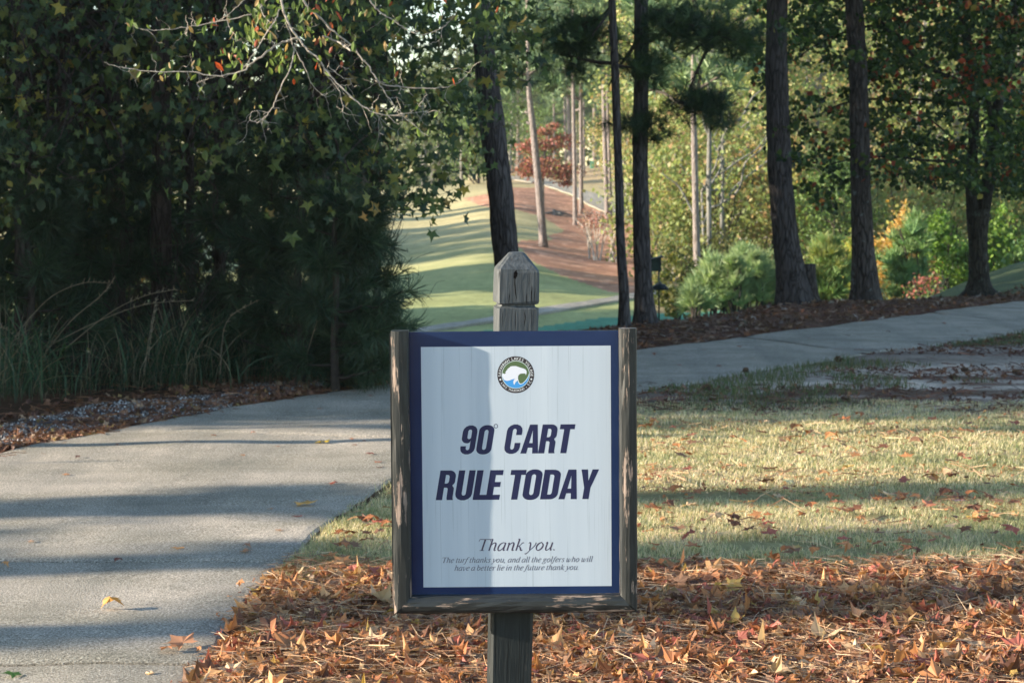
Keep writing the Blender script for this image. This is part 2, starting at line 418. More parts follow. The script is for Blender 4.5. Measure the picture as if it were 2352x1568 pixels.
def build_ground():
    a = np.sinh(np.linspace(-5.0, 5.0, 620))*2.4
    ys = np.concatenate([np.linspace(-40, 2.6, 40)[:-1], np.geomspace(2.6, 460, 640)])
    X, Y = np.meshgrid(a, ys); nx = len(a); ny = len(ys)
    X = X.ravel(); Y = Y.ravel(); Z = zt(X, Y)
    C = ground_colors(X, Y, Z)
    # fine relief in the leaf bed and in the soil
    i = np.arange(ny-1)[:, None]*nx+np.arange(nx-1)[None, :]; i = i.ravel()
    Fq = np.stack([i, i+1, i+nx+1, i+nx], -1)
    m, nt, N, L = newmat('ground_cover'); b = NB(nt); v = b.coord()
    c = b.attr(); n1 = b.noise(v, 38, 5, .7); n2 = b.noise(v, 5, 4, .6); n3 = b.noise(v, .9, 4, .6)
    c = b.mix(1, c, b.ramp(n1, [(.25, .55), (.75, 1.4)]), 'MULTIPLY')
    c = b.mix(1, c, b.ramp(n2, [(.25, .78), (.75, 1.2)]), 'MULTIPLY')
    c = b.mix(1, c, b.ramp(n3, [(.3, .88), (.7, 1.1)]), 'MULTIPLY')
    b.out(b.pbsdf(c, .95, b.bump(n1, .012, .8), .1))
    o = obj('ground', make_mesh('ground', np.stack([X, Y, Z], -1), Fq, C, m, True))
    tag(o, 'rolling ground with dry lawn, leaf bed and golf fairway', None, None, 'structure')
    # ---- concrete material
    m, nt, N, L = newmat('concrete'); b = NB(nt); v = b.coord()
    s = b.noise(v, 125, 2, .8); s2 = b.noise(v, 2.2, 6, .65); s3 = b.noise(b.coord((.5, 1.6, 1)), 1.1, 5, .6); s4 = b.noise(v, 420, 2, .6)
    c = b.ramp(s, [(.30, (.10, .095, .085)), (.44, (.40, .375, .335)), (.58, (.58, .55, .50)), (.68, (1.0, .96, .90))])
    c = b.mix(1, c, b.ramp(s2, [(.3, (.74, .75, .72)), (.65, (1.08, 1.06, 1.04))]), 'MULTIPLY')
    c = b.mix(1, c, b.ramp(s3, [(.35, (.80, .81, .79)), (.6, (1.04, 1.03, 1.03))]), 'MULTIPLY')
    s5 = b.noise(b.coord((2.6, .16, 1)), 1.0, 4, .6); c = b.mix(1, c, b.ramp(s5, [(.35, (.84, .82, .775)), (.6, (1.05, 1.0, .93))]), 'MULTIPLY')
    moss = b.ramp(b.noise(v, 6, 6, .75), [(.66, 0.), (.76, .45)])
    c = b.mix(moss, c, (.16, .15, .09))
    crk = b.n('ShaderNodeTexVoronoi', feature='DISTANCE_TO_EDGE'); crk.inputs['Scale'].default_value = .33
    wv = b.n('ShaderNodeVectorMath', operation='ADD'); b.l(v, wv.inputs[0]); nn = b.noise(v, 1.4, 5, .6, 'Color'); b.l(nn, wv.inputs[1]); b.l(wv.outputs[0], crk.inputs['Vector'])
    ck = b.ramp(crk.outputs['Distance'], [(.0, .25), (.0015, 0.)]); c = b.mix(ck, c, (.05, .045, .04))
    h = b.math('ADD', s, b.math('MULTIPLY', s4, .5))
    b.out(b.pbsdf(c, .9, b.bump(h, .008, .9), .2)); M['concrete'] = m
    # ---- near cart path: concrete slabs with real joints
    n = len(RE); mb = MB(); tt = np.linspace(0, n-1, 700)
    rx = np.stack([np.interp(tt, np.arange(n), RE[:, k]) for k in (0, 1)], -1)
    lx = np.stack([np.interp(tt, np.arange(n), LE[:, k]) for k in (0, 1)], -1)
    joints = [2.9, 4.7, 6.55, 8.27, 12.2, 15.3, 18.2, 21.3, 24.5, 28, 33, 44]
    def tat(y): return np.interp(y, rx[:, 1], tt)
    prev = 0.0
    for jn in joints:
        t1 = tat(jn-.020); t0 = tat(prev+.020) if prev else 0
        k = max(3, int((t1-t0)*9)); ts = np.linspace(t0, t1, k)
        rr = np.stack([np.interp(ts, tt, rx[:, q]) for q in (0, 1)], -1); ll = np.stack([np.interp(ts, tt, lx[:, q]) for q in (0, 1)], -1)
        w = (rr-ll); w /= np.linalg.norm(w, axis=1)[:, None]
        rag = (fbm(rr[:, 0], rr[:, 1], 7, 3, 4)-.5)*.035; ragl = (fbm(ll[:, 0], ll[:, 1], 5, 8, 4)-.5)*.06
        rr = rr+w*rag[:, None]; ll = ll+w*ragl[:, None]
        cols = [(0, -.12, 0), (0, .01, 0)]
        fr = [(ll, 0, -.12), (ll, 0, .008), (ll, .014, .019)]+[(None, q, .022) for q in np.linspace(.02, .98, 10)]+[(rr, -.012, .019), (rr, 0, .008), (rr, 0, -.12)]
        rows = []
        for base, off, z in fr:
            p = ll*(1-off)+rr*off if base is None else base+w*off
            zz = zt(p[:, 0], p[:, 1])+z-.006
            rows.append(np.column_stack([p, zz]))
        V = np.stack(rows, 1); kk = V.shape[1]
        # rounded slab ends at the joints
        V[0, 2:-2, 2] -= .008; V[-1, 2:-2, 2] -= .008
        V = np.concatenate([V[:1]-[0, 0, .12], V, V[-1:]-[0, 0, .12]])
        q = (np.arange(len(V)-1)[:, None]*kk+np.arange(kk-1)[None]).ravel()
        mb.add(V.reshape(-1, 3), np.stack([q, q+1, q+kk+1, q+kk], -1)); prev = jn
    o = mb.obj('cart_path', M['concrete']); tag(o, 'pale concrete cart path curving behind the sign', None, None, 'structure')
    # ---- distant cart path, in two visible stretches
    for nm, (A, B), lab in (('cart_path', UPATH, 'distant concrete cart path climbing the hill among the pines'), ('cart_path', LPATH, 'distant cart path crossing the foot of the fairway')):
        a3 = smooth_path([far_point(*p) for p in A], 8); b3 = smooth_path([far_point(*p) for p in B], 8)
        k = min(len(a3), len(b3)); a3 = a3[:k]; b3 = b3[:k]; rows = []
        for f in np.linspace(0, 1, 9):
            p = a3*(1-f)+b3*f; p[:, 2] = zt(p[:, 0], p[:, 1])+.05; rows.append(p)
        V = np.stack(rows, 1); V = np.concatenate([(V[:, :1]-[0, 0, .25]), V, (V[:, -1:]-[0, 0, .25])], 1); kk = V.shape[1]
        q = (np.arange(k-1)[:, None]*kk+np.arange(kk-1)[None]).ravel()
        o = obj(nm, make_mesh(nm, V.reshape(-1, 3), np.stack([q, q+kk, q+kk+1, q+1], -1), None, M['concrete'], False))
        tag(o, lab, None, None, 'structure')
# ------------------------------------------------------------------ the sign
K = .000907
def arc(cx, cy, rx, ry, a0, a1, n=7):
    return [(cx+rx*math.cos(math.radians(a0+(a1-a0)*i/n)), cy+ry*math.sin(math.radians(a0+(a1-a0)*i/n))) for i in range(n+1)]
def rr(x0, y0, x1, y1, rx, ry=None):
    ry = ry or rx
    return arc(x1-rx, y1-ry, rx, ry, 0, 90)+arc(x0+rx, y1-ry, rx, ry, 90, 180)+arc(x0+rx, y0+ry, rx, ry, 180, 270)+arc(x1-rx, y0+ry, rx, ry, 270, 360)
GL = {
 'O': (.55, [rr(0, -.015, .55, 1.015, .25, .2), rr(.205, .15, .345, .85, .07, .08)]),
 'D': (.55, [[(0, 0)]+arc(.31, .2, .24, .2, -90, 0)+arc(.31, .8, .24, .2, 0, 90)+[(0, 1)], [(.205, .165), (.205, .835)]+arc(.28, .765, .065, .07, 90, 0)+arc(.28, .235, .065, .07, 0, -90)]),
 'C': (.53, [arc(.27, .79, .26, .225, 0, 180)+arc(.27, .21, .26, .225, 180, 360)+[(.53, .37), (.335, .37)]+arc(.27, .22, .065, .08, 0, -180)+arc(.27, .78, .065, .08, 180, 0)+[(.335, .64), (.53, .64)]]),
 'R': (.55, [[(0, 0), (0, 1)]+arc(.31, .79, .22, .21, 90, 0)+arc(.40, .63, .13, .14, 0, -60)+arc(.42, .36, .11, .12, 60, 0)+[(.53, .08), (.555, 0), (.35, 0), (.335, .08), (.33, .36)]+arc(.27, .36, .06, .06, 0, 90)+[(.205, .42), (.205, 0)], [(.205, .56), (.205, .85)]+arc(.26, .77, .07, .08, 90, 0)+arc(.26, .64, .07, .08, 0, -90)]),
 'U': (.54, [[(0, 1)]+arc(.27, .2, .27, .215, 180, 360)+[(.54, 1), (.335, 1)]+arc(.27, .22, .065, .07, 0, -180)+[(.205, 1)]]),
 'L': (.42, [[(0, 0), (0, 1), (.205, 1), (.205, .17), (.42, .17), (.42, 0)]]),
 'E': (.44, [[(0, 0), (0, 1), (.43, 1), (.43, .83), (.205, .83), (.205, .6), (.40, .6), (.40, .43), (.205, .43), (.205, .17), (.44, .17), (.44, 0)]]),
 'T': (.5, [[(.148, 0), (.148, .83), (0, .83), (0, 1), (.5, 1), (.5, .83), (.352, .83), (.352, 0)]]),
 'A': (.60, [[(0, 0), (.17, 1), (.43, 1), (.60, 0), (.40, 0), (.375, .2), (.225, .2), (.2, 0)], [(.243, .36), (.357, .36), (.30, .80)]]),
 'Y': (.57, [[(.183, 0), (.183, .38), (0, 1), (.21, 1), (.285, .62), (.36, 1), (.57, 1), (.387, .38), (.387, 0)]]),
 '9': (.52, [[(0, .28), (0, .2)]+arc(.26, .2, .26, .215, 180, 360)+arc(.26, .79, .26, .225, 0, 180)+arc(.2, .56, .2, .18, 180, 270)+arc(.22, .46, .1, .08, -90, 0)+[(.325, .47)]+arc(.26, .21, .065, .07, 0, -180)+[(.195, .28)], rr(.195, .53, .325, .86, .06, .07)]),
 '0': (.54, [rr(0, -.015, .54, 1.015, .25, .2), rr(.2, .15, .34, .85, .07, .08)]),
}
def contours_mesh(conts, name):
    cu = bpy.data.curves.new(name, 'CURVE'); cu.dimensions = '2D'; cu.fill_mode = 'BOTH'
    for c in conts:
        sp = cu.splines.new('POLY'); sp.points.add(len(c)-1); sp.use_cyclic_u = True
        for p, (x, y) in zip(sp.points, c): p.co = (x, y, 0, 1)
    o = bpy.data.objects.new(name, cu); me = o.to_mesh()
    V = np.array([v.co[:] for v in me.vertices]); F3 = []
    for p in me.polygons:
        ids = list(p.vertices); F3 += [[ids[0], ids[i], ids[i+1]] for i in range(1, len(ids)-1)]
    o.to_mesh_clear(); bpy.data.objects.remove(o); bpy.data.curves.remove(cu)
    V[:, 2] = 0
    return V, np.array(F3)
def glyph_text(mb, s, x0, x1, ybase, cap, slant=.2, gap=.055, space=.22, xs={}):
    """bold condensed capitals; x0..x1 in photo pixels"""
    adv = 0; items = []
    for ch in s:
        if ch == ' ': adv += space; continue
        w, cs = GL[ch]; items.append((adv, cs)); adv += w+gap-(.05 if ch in 'LTAY' else 0)
    adv -= gap
    sx = (x1-x0-cap*slant)/adv
    for off, cs in items:
        conts = [[(x0+(off+x)*sx+y*cap*slant, ybase-y*cap) for x, y in c] for c in cs]
        V, Ft = contours_mesh([[(a, -b) for a, b in c] for c in conts], 'g')
        mb.add(V, Ft)
IT = {
 'T': (56, [[(3, 64, 3.5), (57, 64, 3.5)], [(3, 64, 3), (1, 52, 2)], [(57, 64, 3), (58, 52, 2)], [(30, 64, 8), (30, 2, 8)], [(19, 1.5, 3), (41, 1.5, 3)]]),
 'h': (45, [[(10, 66, 7), (10, 0, 7)], [(2, 65, 2.5), (10, 66, 3)], [(10, 27, 2), (20, 42, 4), (30, 44, 6), (34, 34, 7.5), (34, 7, 7), (37, 1, 4), (43, 5, 2)]]),
 'n': (45, [[(10, 44, 7), (10, 0, 7)], [(3, 40, 2.5), (10, 45, 3)], [(10, 27, 2), (20, 42, 4), (30, 44, 6), (34, 34, 7.5), (34, 7, 7), (37, 1, 4), (43, 5, 2)]]),
 'a': (45, [[(35, 42, 4), (24, 45, 4), (11, 36, 6), (6, 18, 7), (10, 3, 6), (18, 1, 5), (28, 10, 4), (35, 28, 3)], [(36, 45, 7), (35, 8, 7), (38, 1, 4), (44, 6, 2)]]),
 'k': (42, [[(10, 66, 7), (10, 0, 7)], [(2, 65, 2.5), (10, 66, 3)], [(10, 20, 2.5), (22, 30, 3), (30, 43, 4), (38, 43, 4)], [(18, 26, 3), (26, 16, 7), (33, 2, 7), (41, 4, 3)]]),
 'y': (42, [[(3, 40, 2), (8, 45, 5), (13, 38, 6.5), (17, 10, 6.5), (19, 0, 3)], [(39, 45, 5), (37, 28, 4), (19, 0, 3), (8, -17, 4), (0, -18, 6)]]),
 'o': (44, [[(22, 45, 4.5), (9, 34, 7), (6, 15, 7), (17, 0, 4.5), (32, 10, 7), (36, 30, 7), (24, 45, 4.5), (22, 45, 4.5)]]),
 'u': (46, [[(3, 40, 2), (10, 45, 6), (10, 12, 7), (15, 1, 5), (25, 6, 3.5), (34, 22, 3)], [(35, 45, 7), (35, 8, 7), (38, 1, 4), (44, 6, 2)]]),
 '.': (22, [[(8, 0, 7), (8, 6, 7)]]),
 ',': (22, [[(8, 6, 8), (9, -2, 6), (4, -10, 2)]]),
 'e': (38, [[(8, 22, 3), (26, 27, 3.5), (33, 38, 6), (24, 45, 4.5), (11, 36, 6), (6, 16, 7), (15, 1, 6), (32, 10, 3)]]),
 't': (27, [[(14, 58, 3), (12, 45, 6), (12, 8, 7), (16, 1, 5), (25, 6, 2)], [(3, 43.5, 3), (25, 43.5, 3)]]),
 'r': (32, [[(10, 44, 7), (10, 0, 7)], [(3, 40, 2.5), (10, 45, 3)], [(10, 27, 2), (19, 41, 3), (29, 43, 7)]]),
 'f': (28, [[(36, 62, 6), (27, 67, 4), (19, 56, 6), (14, 30, 7), (9, -8, 6), (2, -18, 4), (-6, -16, 6)], [(5, 43.5, 3), (28, 43.5, 3)]]),
 'd': (46, [[(35, 42, 4), (24, 45, 4), (11, 36, 6), (6, 18, 7), (10, 3, 6), (18, 1, 5), (28, 10, 4), (35, 28, 3)], [(36, 67, 7), (35, 8, 7), (38, 1, 4), (44, 6, 2)]]),
 'l': (22, [[(3, 65, 2.5), (10, 66, 6), (10, 8, 7), (14, 1, 4), (20, 5, 2)]]),
 'g': (43, [[(20, 45, 4), (10, 38, 6), (10, 26, 6), (18, 20, 4), (28, 26, 6), (29, 40, 6), (20, 45, 4)], [(16, 20, 3), (10, 13, 4), (18, 8, 5), (32, 2, 6), (34, -10, 5), (22, -19, 4), (6, -18, 5), (2, -10, 4), (10, 0, 3), (18, 6, 3)], [(29, 42, 3), (40, 43, 4)]]),
 'w': (60, [[(3, 40, 2), (8, 45, 6), (10, 10, 6.5), (15, 0, 5), (25, 16, 3), (29, 44, 3)], [(29, 44, 6.5), (30, 8, 6.5), (35, 0, 4), (48, 20, 3), (51, 43, 5)]]),
 'i': (23, [[(3, 40, 2), (10, 45, 6), (10, 8, 7), (14, 1, 4), (20, 5, 2)], [(11, 59, 7), (11, 65, 7)]]),
 's': (33, [[(29, 36, 3), (23, 44, 4.5), (11, 42, 5), (10, 32, 6), (24, 16, 7), (22, 4, 5), (12, 1, 4), (3, 8, 4)]]),
 'v': (40, [[(3, 40, 2), (9, 45, 6), (13, 20, 6.5), (17, 0, 5), (32, 22, 3.5), (35, 44, 5)]]),
 'b': (44, [[(10, 66, 7), (9, 6, 7)], [(2, 65, 2.5), (10, 66, 3)], [(9, 8, 4), (18, 0, 4.5), (32, 10, 7), (36, 30, 7), (26, 44, 5), (10, 30, 3)]]),
}
def italic_text(mb, s, x0, x1, ybase, unit, slant=.27, bold=1.0):
    adv = 0; items = []
    for ch in s:
        if ch == ' ': adv += 17; continue
        w, st = IT[ch]; items.append((adv, st)); adv += w
    sx = (x1-x0)/(adv+8.0); sy = unit
    lay = 0
    for off, st in items:
        for k in st:
            p = np.array(k, float); lay += 1
            if len(p) > 2: p = smooth_path(p, 5)
            xy = np.stack([x0+(off+p[:, 0]+p[:, 1]*slant)*sx, -(ybase-p[:, 1]*sy)], -1)
            w = p[:, 2]*sx*.5*bold
            T = np.gradient(xy, axis=0); T /= np.linalg.norm(T, axis=1)[:, None]+1e-9
            Nn = np.stack([-T[:, 1], T[:, 0]], -1)
            zz = np.full(len(xy), (lay % 5)*.22)   # tiny steps so that crossing strokes never coincide
            a = np.column_stack([xy+Nn*w[:, None], zz]); c = np.column_stack([xy-Nn*w[:, None], zz])
            n = len(a); V = np.vstack([a, c]); i = np.arange(n-1)
            mb.add(V, np.stack([i, i+1, n+i+1, n+i], -1))
def L2(V, y):
    """pixel-space flat pieces -> sign-local coordinates on depth y (text z = small lift)"""
    V = np.asarray(V, float)
    return np.stack([(V[:, 0]-1181)*K, y-V[:, 2]*.00003, (V[:, 1]+1408)*K], -1)
def flat(mb, name, mat, parent, y):
    mb.V = [L2(v, y) for v in mb.V]
    return mb.obj(name, mat, parent)
def mat_frame(name, axis):
    m, nt, N, L = newmat(name); b = NB(nt)
    sc = (70, 70, 7) if axis == 'z' else (7, 70, 70)
    v = b.coord(sc); v1 = b.coord((1, 1, 1))
    n = b.noise(v, 1.0, 6, .72); n2 = b.noise(v1, 9, 4, .6); n3 = b.noise(b.coord((sc[0]*4, sc[1]*4, sc[2]*2)), 1.0, 3)
    paint = b.mix(b.ramp(n3, [(.3, 0.), (.7, 1.)]), (.014, .016, .016), (.032, .035, .034))
    wood = b.mix(b.ramp(n3, [(.3, 0.), (.7, 1.)]), (.17, .125, .10), (.40, .31, .25))
    k = b.math('ADD', b.math('MULTIPLY', n, .75), b.math('MULTIPLY', n2, .35))
    f = b.ramp(k, [(.605, 0.), (.63, 1.)])
    c = b.mix(f, paint, wood)
    h = b.math('SUBTRACT', b.math('MULTIPLY', n3, .5), f)
    ro = b.ramp(f, [(0, .38), (1, .85)])
    b.out(b.pbsdf(c, ro, b.bump(h, .0015), .5)); return m
def mat_post():
    m, nt, N, L = newmat('weathered_post_paint'); b = NB(nt)
    v = b.coord((55, 55, 3.2)); n = b.noise(v, 1.0, 6, .7); n3 = b.noise(b.coord((160, 160, 12)), 1, 4, .6)
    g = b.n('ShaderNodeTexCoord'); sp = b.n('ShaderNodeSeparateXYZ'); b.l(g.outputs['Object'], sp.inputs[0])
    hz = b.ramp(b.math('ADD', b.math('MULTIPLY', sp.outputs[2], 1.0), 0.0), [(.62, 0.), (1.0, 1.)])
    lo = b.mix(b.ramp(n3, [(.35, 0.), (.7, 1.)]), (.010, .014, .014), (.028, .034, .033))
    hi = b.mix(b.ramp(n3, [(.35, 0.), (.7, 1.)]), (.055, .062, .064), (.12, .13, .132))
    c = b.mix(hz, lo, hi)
    crack = b.ramp(n, [(.33, 1.), (.375, 0.)]); c = b.mix(crack, c, (.015, .013, .012))
    chip = b.ramp(b.noise(b.coord((30, 30, 7)), 1.0, 5, .7), [(.66, 0.), (.70, .8)]); c = b.mix(chip, c, (.34, .29, .22))
    h = b.math('SUBTRACT', b.math('MULTIPLY', n3, .35), crack)
    b.out(b.pbsdf(c, .62, b.bump(h, .003), .4)); return m
def build_sign():
    base = P(1181, 1408, 4.5)
    root = empty('notice_sign', (base[0], 4.5, 0)); tag(root, 'white golf notice reading 90 CART RULE TODAY in weathered black frame on post', 'sign')
    bz = base[2]
    # post -------------------------------------------------------
    rings = [(-.25, .0445), (.25, .0445)]+[(z, .0445) for z in np.linspace(.35, bz+(1408-707)*K-.001, 6)]+[
        (bz+(1408-704)*K, .0385), (bz+(1408-699)*K, .038), (bz+(1408-696.5)*K, .0440), (bz+(1408-690)*K, .0448), (bz+(1408-625)*K, .0448), (bz+(1408-617)*K, .0435), (bz+(1408-583)*K, .0185), (bz+(1408-579)*K, .0140)]
    V = []; g = np.random.default_rng(3)
    for z, h in rings:
        c = min(.006, h*.3)
        for x, y in ((-h, -h+c), (-h+c, -h), (h-c, -h), (h, -h+c), (h, h-c), (h-c, h), (-h+c, h), (-h, h-c)):
            V.append((x+g.normal()*.0006, y+g.normal()*.0006, z+g.normal()*.0008))
    n = len(rings); i = np.arange(n-1)[:, None]*8; j = np.arange(8)[None]; k = (j+1) % 8
    Fq = np.stack([i+j, i+k, i+8+k, i+8+j], -1).reshape(-1, 4)
    mb = MB().add(V, [Fq, np.array([[(n-1)*8+q for q in range(8)]])])
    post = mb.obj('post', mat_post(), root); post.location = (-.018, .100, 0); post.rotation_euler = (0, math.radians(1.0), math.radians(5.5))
    # splits and the knot check on the cap, as flat strips of painted shade
    mb = MB()
    def split(xp, y0, y1, w, bend=0):
        ys = np.linspace(y0, y1, 7); g2 = np.random.default_rng(int(xp)); xs = xp+bend*np.linspace(0, 1, 7)+g2.normal(size=7)*.7
        ws = w*np.array([.15, .6, 1, .8, .9, .6, .1])
        a = np.column_stack([xs-ws/2, -ys, np.zeros(7)]); c = np.column_stack([xs+ws/2, -ys, np.zeros(7)])
        q = np.arange(6); mb.add(np.vstack([a, c]), np.stack([q, 7+q, 8+q, q+1], -1))
    for a in ((1180, 619, 640, 9, -2), (1177, 630, 692, 2.6, 4), (1165.5, 672, 696, 1.5, -1), (1205, 672, 697, 1.5, 1), (1217, 655, 697, 2.2, 1), (1224, 660, 690, 1.2, 0), (1181, 708, 757, 1.3, 0), (1202, 712, 748, 2.0, 0), (1218, 708, 757, 1.0, 0), (1150, 712, 752, .9, 0), (1146, 1420, 1560, 1.0, 2), (1176, 1480, 1640, 1.2, -1), (1203, 1430, 1600, 1.0, 1), (1214, 1500, 1700, 1.0, 0)):
        split(*a)
    mb.V = [L2(v, -.0008)+[0, 0, bz] for v in mb.V]; cm = mat_simple('crack_shadow_wood', (.012, .010, .009), .95, .05)
    V = np.concatenate(mb.V); ca, sa = math.cos(math.radians(5.5)), math.sin(math.radians(5.5))
    mb.V = [np.stack([v[:, 0]-.004, np.full(len(v), -.0457), v[:, 2]], -1) for v in mb.V]
    for v, f in zip(mb.V, mb.F): MB().add(v, f-f.min()).obj('wood_split_shade', cm, post)
    # backing board, rails ---------------------------------------
    bd = empty('sign_board', (0, 0, bz), (0, -.0075, 0)); bd.parent = root
    def X(px): return (px-1181)*K
    def Zp(py): return (1408-py)*K
    v_ = box(X(898.5), X(1463.5), .0365, .050, Zp(1404), Zp(763))
    rz, rx_ = mat_frame('worn_frame_paint', 'z'), mat_frame('worn_rail_paint', 'x')
    MB().add(*v_).obj('backing_board', rz, bd)
    prof = [(0, .036), (0, .005), (.0025, .0005), (.008, -.002), (.016, -.0032), (.025, -.002), (.032, .001), (.0362, .007), (.0365, .036)]
    def rail(name, kind, mat):
        m_ = MB(); np_ = len(prof); n_ = 14; V = []
        for s in range(n_):
            f = s/(n_-1)
            for u, d in prof:
                if kind == 'l': V.append((X(904)+u, d, (Zp(753.5))*(1-f)+(u)*f))
                elif kind == 'r': V.append((X(1466)-u, d, (Zp(751.5))*(1-f)+(u)*f))
                else: V.append(((X(904)+u+.0004)*(1-f)+(X(1466)-u-.0004)*f, d+.0003, u))
        i = np.arange(n_-1)[:, None]*np_; j = np.arange(np_-1)[None]
        q = np.stack([i+j, i+j+1, i+np_+j+1, i+np_+j], -1).reshape(-1, 4)
        back = np.stack([np.arange(n_-1)*np_, np.arange(1, n_)*np_, np.arange(1, n_)*np_+np_-1, np.arange(n_-1)*np_+np_-1], -1)
        cap = np.array([list(range(np_))]); cap2 = cap+(n_-1)*np_
        V = np.array(V); gg = np.random.default_rng(len(kind)+ord(kind)); V += gg.normal(size=V.shape)*.0004
        return m_.add(V, [q, back, cap, cap2]).obj(name, mat, bd)
    rail('frame_rail', 'l', rz); rail('frame_rail', 'r', rz); rail('frame_rail', 'b', rx_)
    # panel --------------------------------------------------------
    m, nt, N, L = newmat('navy_print'); b = NB(nt); nv = b.noise(b.coord((1, 1, 1)), 14, 3)
    c = b.mix(b.ramp(nv, [(.3, 0.), (.8, 1.)]), (.012, .030, .092), (.018, .040, .110)); b.out(b.pbsdf(c, .16, None, .5)); M['navy'] = m
    pan = MB().add(*box(X(939), X(1431), .0265, .036, .03, Zp(757.8))).obj('panel', m, bd)
    m, nt, N, L = newmat('white_woodgrain_print'); b = NB(nt)
    v1 = b.coord((90, 1, 1.6)); n1 = b.noise(v1, 1.0, 5, .65); n2 = b.noise(b.coord((260, 1, 3.0)), 1.0, 3, .6); n3 = b.noise(b.coord((24, 1, .35)), 1.0, 2, .5)
    line = b.ramp(n2, [(.34, 1.), (.40, 0.)]); l2 = b.ramp(n1, [(.32, 1.), (.42, 0.)]); band = b.ramp(n3, [(.3, 0.), (.75, 1.)])
    c = b.mix(band, (.50, .575, .645), (.59, .66, .72)); c = b.mix(b.math('MULTIPLY', l2, .42), c, (.48, .56, .63)); c = b.mix(b.math('MULTIPLY', line, .55), c, (.38, .45, .50))
    b.out(b.pbsdf(c, .32, None, .4)); white = m
    y = .0265
    MB().add(*box(X(971), X(1407.5), y-.0001, y+.001, Zp(1351), Zp(792.5))).obj('printed_sheet', white, pan)
    ink = mat_simple('navy_ink', (.018, .022, .075), .35, .4); ink2 = mat_simple('plum_ink', (.075, .06, .10), .45, .3); ink3 = mat_simple('faded_ink', (.16, .17, .21), .5, .3)
    def txt(fn, name, mat, off=.00022):
        mb = MB(); fn(mb); mb.V = [v*[1, 1, 1] for v in mb.V]; return flat(mb, name, mat, pan, y-off)
    def head(mb):
        glyph_text(mb, '90', 1057, 1140.5, 1041.0, 66, .17)
        glyph_text(mb, 'CART', 1158, 1322, 1040.5, 67, .17, .05)
    txt(head, 'headline', ink)
    def head2(mb):
        glyph_text(mb, 'RULE', 1001.5, 1160, 1147.5, 69, .17, .05); glyph_text(mb, 'TODAY', 1165, 1376, 1147.5, 69, .17, .045)
    txt(head2, 'headline', ink)
    def deg(mb):
        a = arc(1142, -976.5, 5.0, 5.0, 0, 360, 20)[:-1]; c = arc(1142, -976.5, 3.6, 3.6, 0, 360, 20)[:-1]
        V, Ft = contours_mesh([a, c], 'd'); mb.add(V, Ft)
    txt(deg, 'degree_mark', ink)
    txt(lambda mb: italic_text(mb, 'Thank you.', 1093, 1284, 1266.5, .415, .30), 'lettering', ink2)
    txt(lambda mb: italic_text(mb, 'The turf thanks you, and all the golfers who will', 1012, 1364, 1294.0, .19, .30, 1.25), 'lettering', ink3)
    txt(lambda mb: italic_text(mb, 'have a better lie in the future thank you.', 1042, 1334, 1312.5, .19, .30, 1.25), 'lettering', ink3)
    # emblem -------------------------------------------------------
    CX, CY, RR = 1188.7, -858.0, 42.5
    def poly(pts): return [(CX+x*RR, CY+yv*RR) for x, yv in pts]
    def zp(pts): return [((x-956)/579, (816-yv)/579) for x, yv in pts]
    def circ(r, n=64): return [(r*math.cos(2*math.pi*i/n), r*math.sin(2*math.pi*i/n)) for i in range(n)]
    def piece(name, conts, col, off, rough=.35):
        V, Ft = contours_mesh([poly(c) for c in conts], 'e')
        mb = MB(); mb.add(V, Ft); return flat(mb, name, mat_simple('emblem_'+name, col, rough, .3), pan, y-off)
    piece('emblem_ring', [circ(1.0)], (.045, .036, .040), .00018)
    piece('emblem_rim', [circ(.765)], (.62, .72, .70), .00024)
    piece('emblem_disc', [circ(.73)], (.105, .165, .075), .0003)
    wave = zp([(530, 800), (560, 940), (600, 985), (680, 1010), (760, 995), (840, 960), (940, 940), (890, 985), (1010, 1010), (1030, 1060), (1060, 1105), (1110, 1120), (1180, 1095), (1280, 1000), (1350, 900), (1385, 780)])
    a0 = math.atan2(wave[-1][1], wave[-1][0]); a1 = math.atan2(wave[0][1], wave[0][0])-2*math.pi if math.atan2(wave[0][1], wave[0][0]) > 0 else math.atan2(wave[0][1], wave[0][0])
    bl = wave+[(.728*math.cos(a0+(a1-a0)*i/30), .728*math.sin(a0+(a1-a0)*i/30)) for i in range(31)]
    piece('emblem_wave', [bl], (.07, .34, .74), .00036)
    line = zp([(1025, 990), (1035, 1060), (1062, 1108), (1110, 1122), (1180, 1097), (1280, 1002), (1350, 902), (1385, 790), (1372, 780), (1335, 890), (1265, 990), (1175, 1078), (1112, 1098), (1078, 1085), (1055, 1045), (1045, 990)])
    piece('emblem_line', [line], (.75, .86, .90), .00042)
    eagle = zp([(545, 760), (600, 790), (650, 765), (625, 735), (665, 700), (650, 690), (705, 655), (685, 640), (740, 615), (725, 605), (790, 575), (770, 560), (850, 545), (960, 543), (1040, 570), (1130, 603), (1200, 620), (1260, 650), (1295, 700), (1298, 760), (1280, 825), (1262, 815), (1262, 780), (1180, 778), (1110, 785), (1060, 815), (1028, 870), (1026, 930), (1035, 1000), (1000, 1010), (950, 1050), (905, 1140), (880, 1080), (880, 1020), (905, 970), (940, 940), (840, 962), (760, 995), (680, 1008), (600, 985), (560, 930), (530, 850)])
    piece('emblem_bird', [eagle], (.80, .82, .88), .00048)
    wm = mat_simple('emblem_white', (.75, .78, .78), .4, .3)
    for (dx, dy), r in ((zp([(472, 965)])[0], .052), (zp([(1443, 960)])[0], .052), (zp([(1287, 1212)])[0], .022)):
        V, Ft = contours_mesh([poly([(dx+r*math.cos(t), dy+r*math.sin(t)) for t in np.linspace(0, 2*math.pi, 15)[:-1]])], 'd'); flat(MB().add(V, Ft), 'emblem_dot', wm, pan, y-.0005)
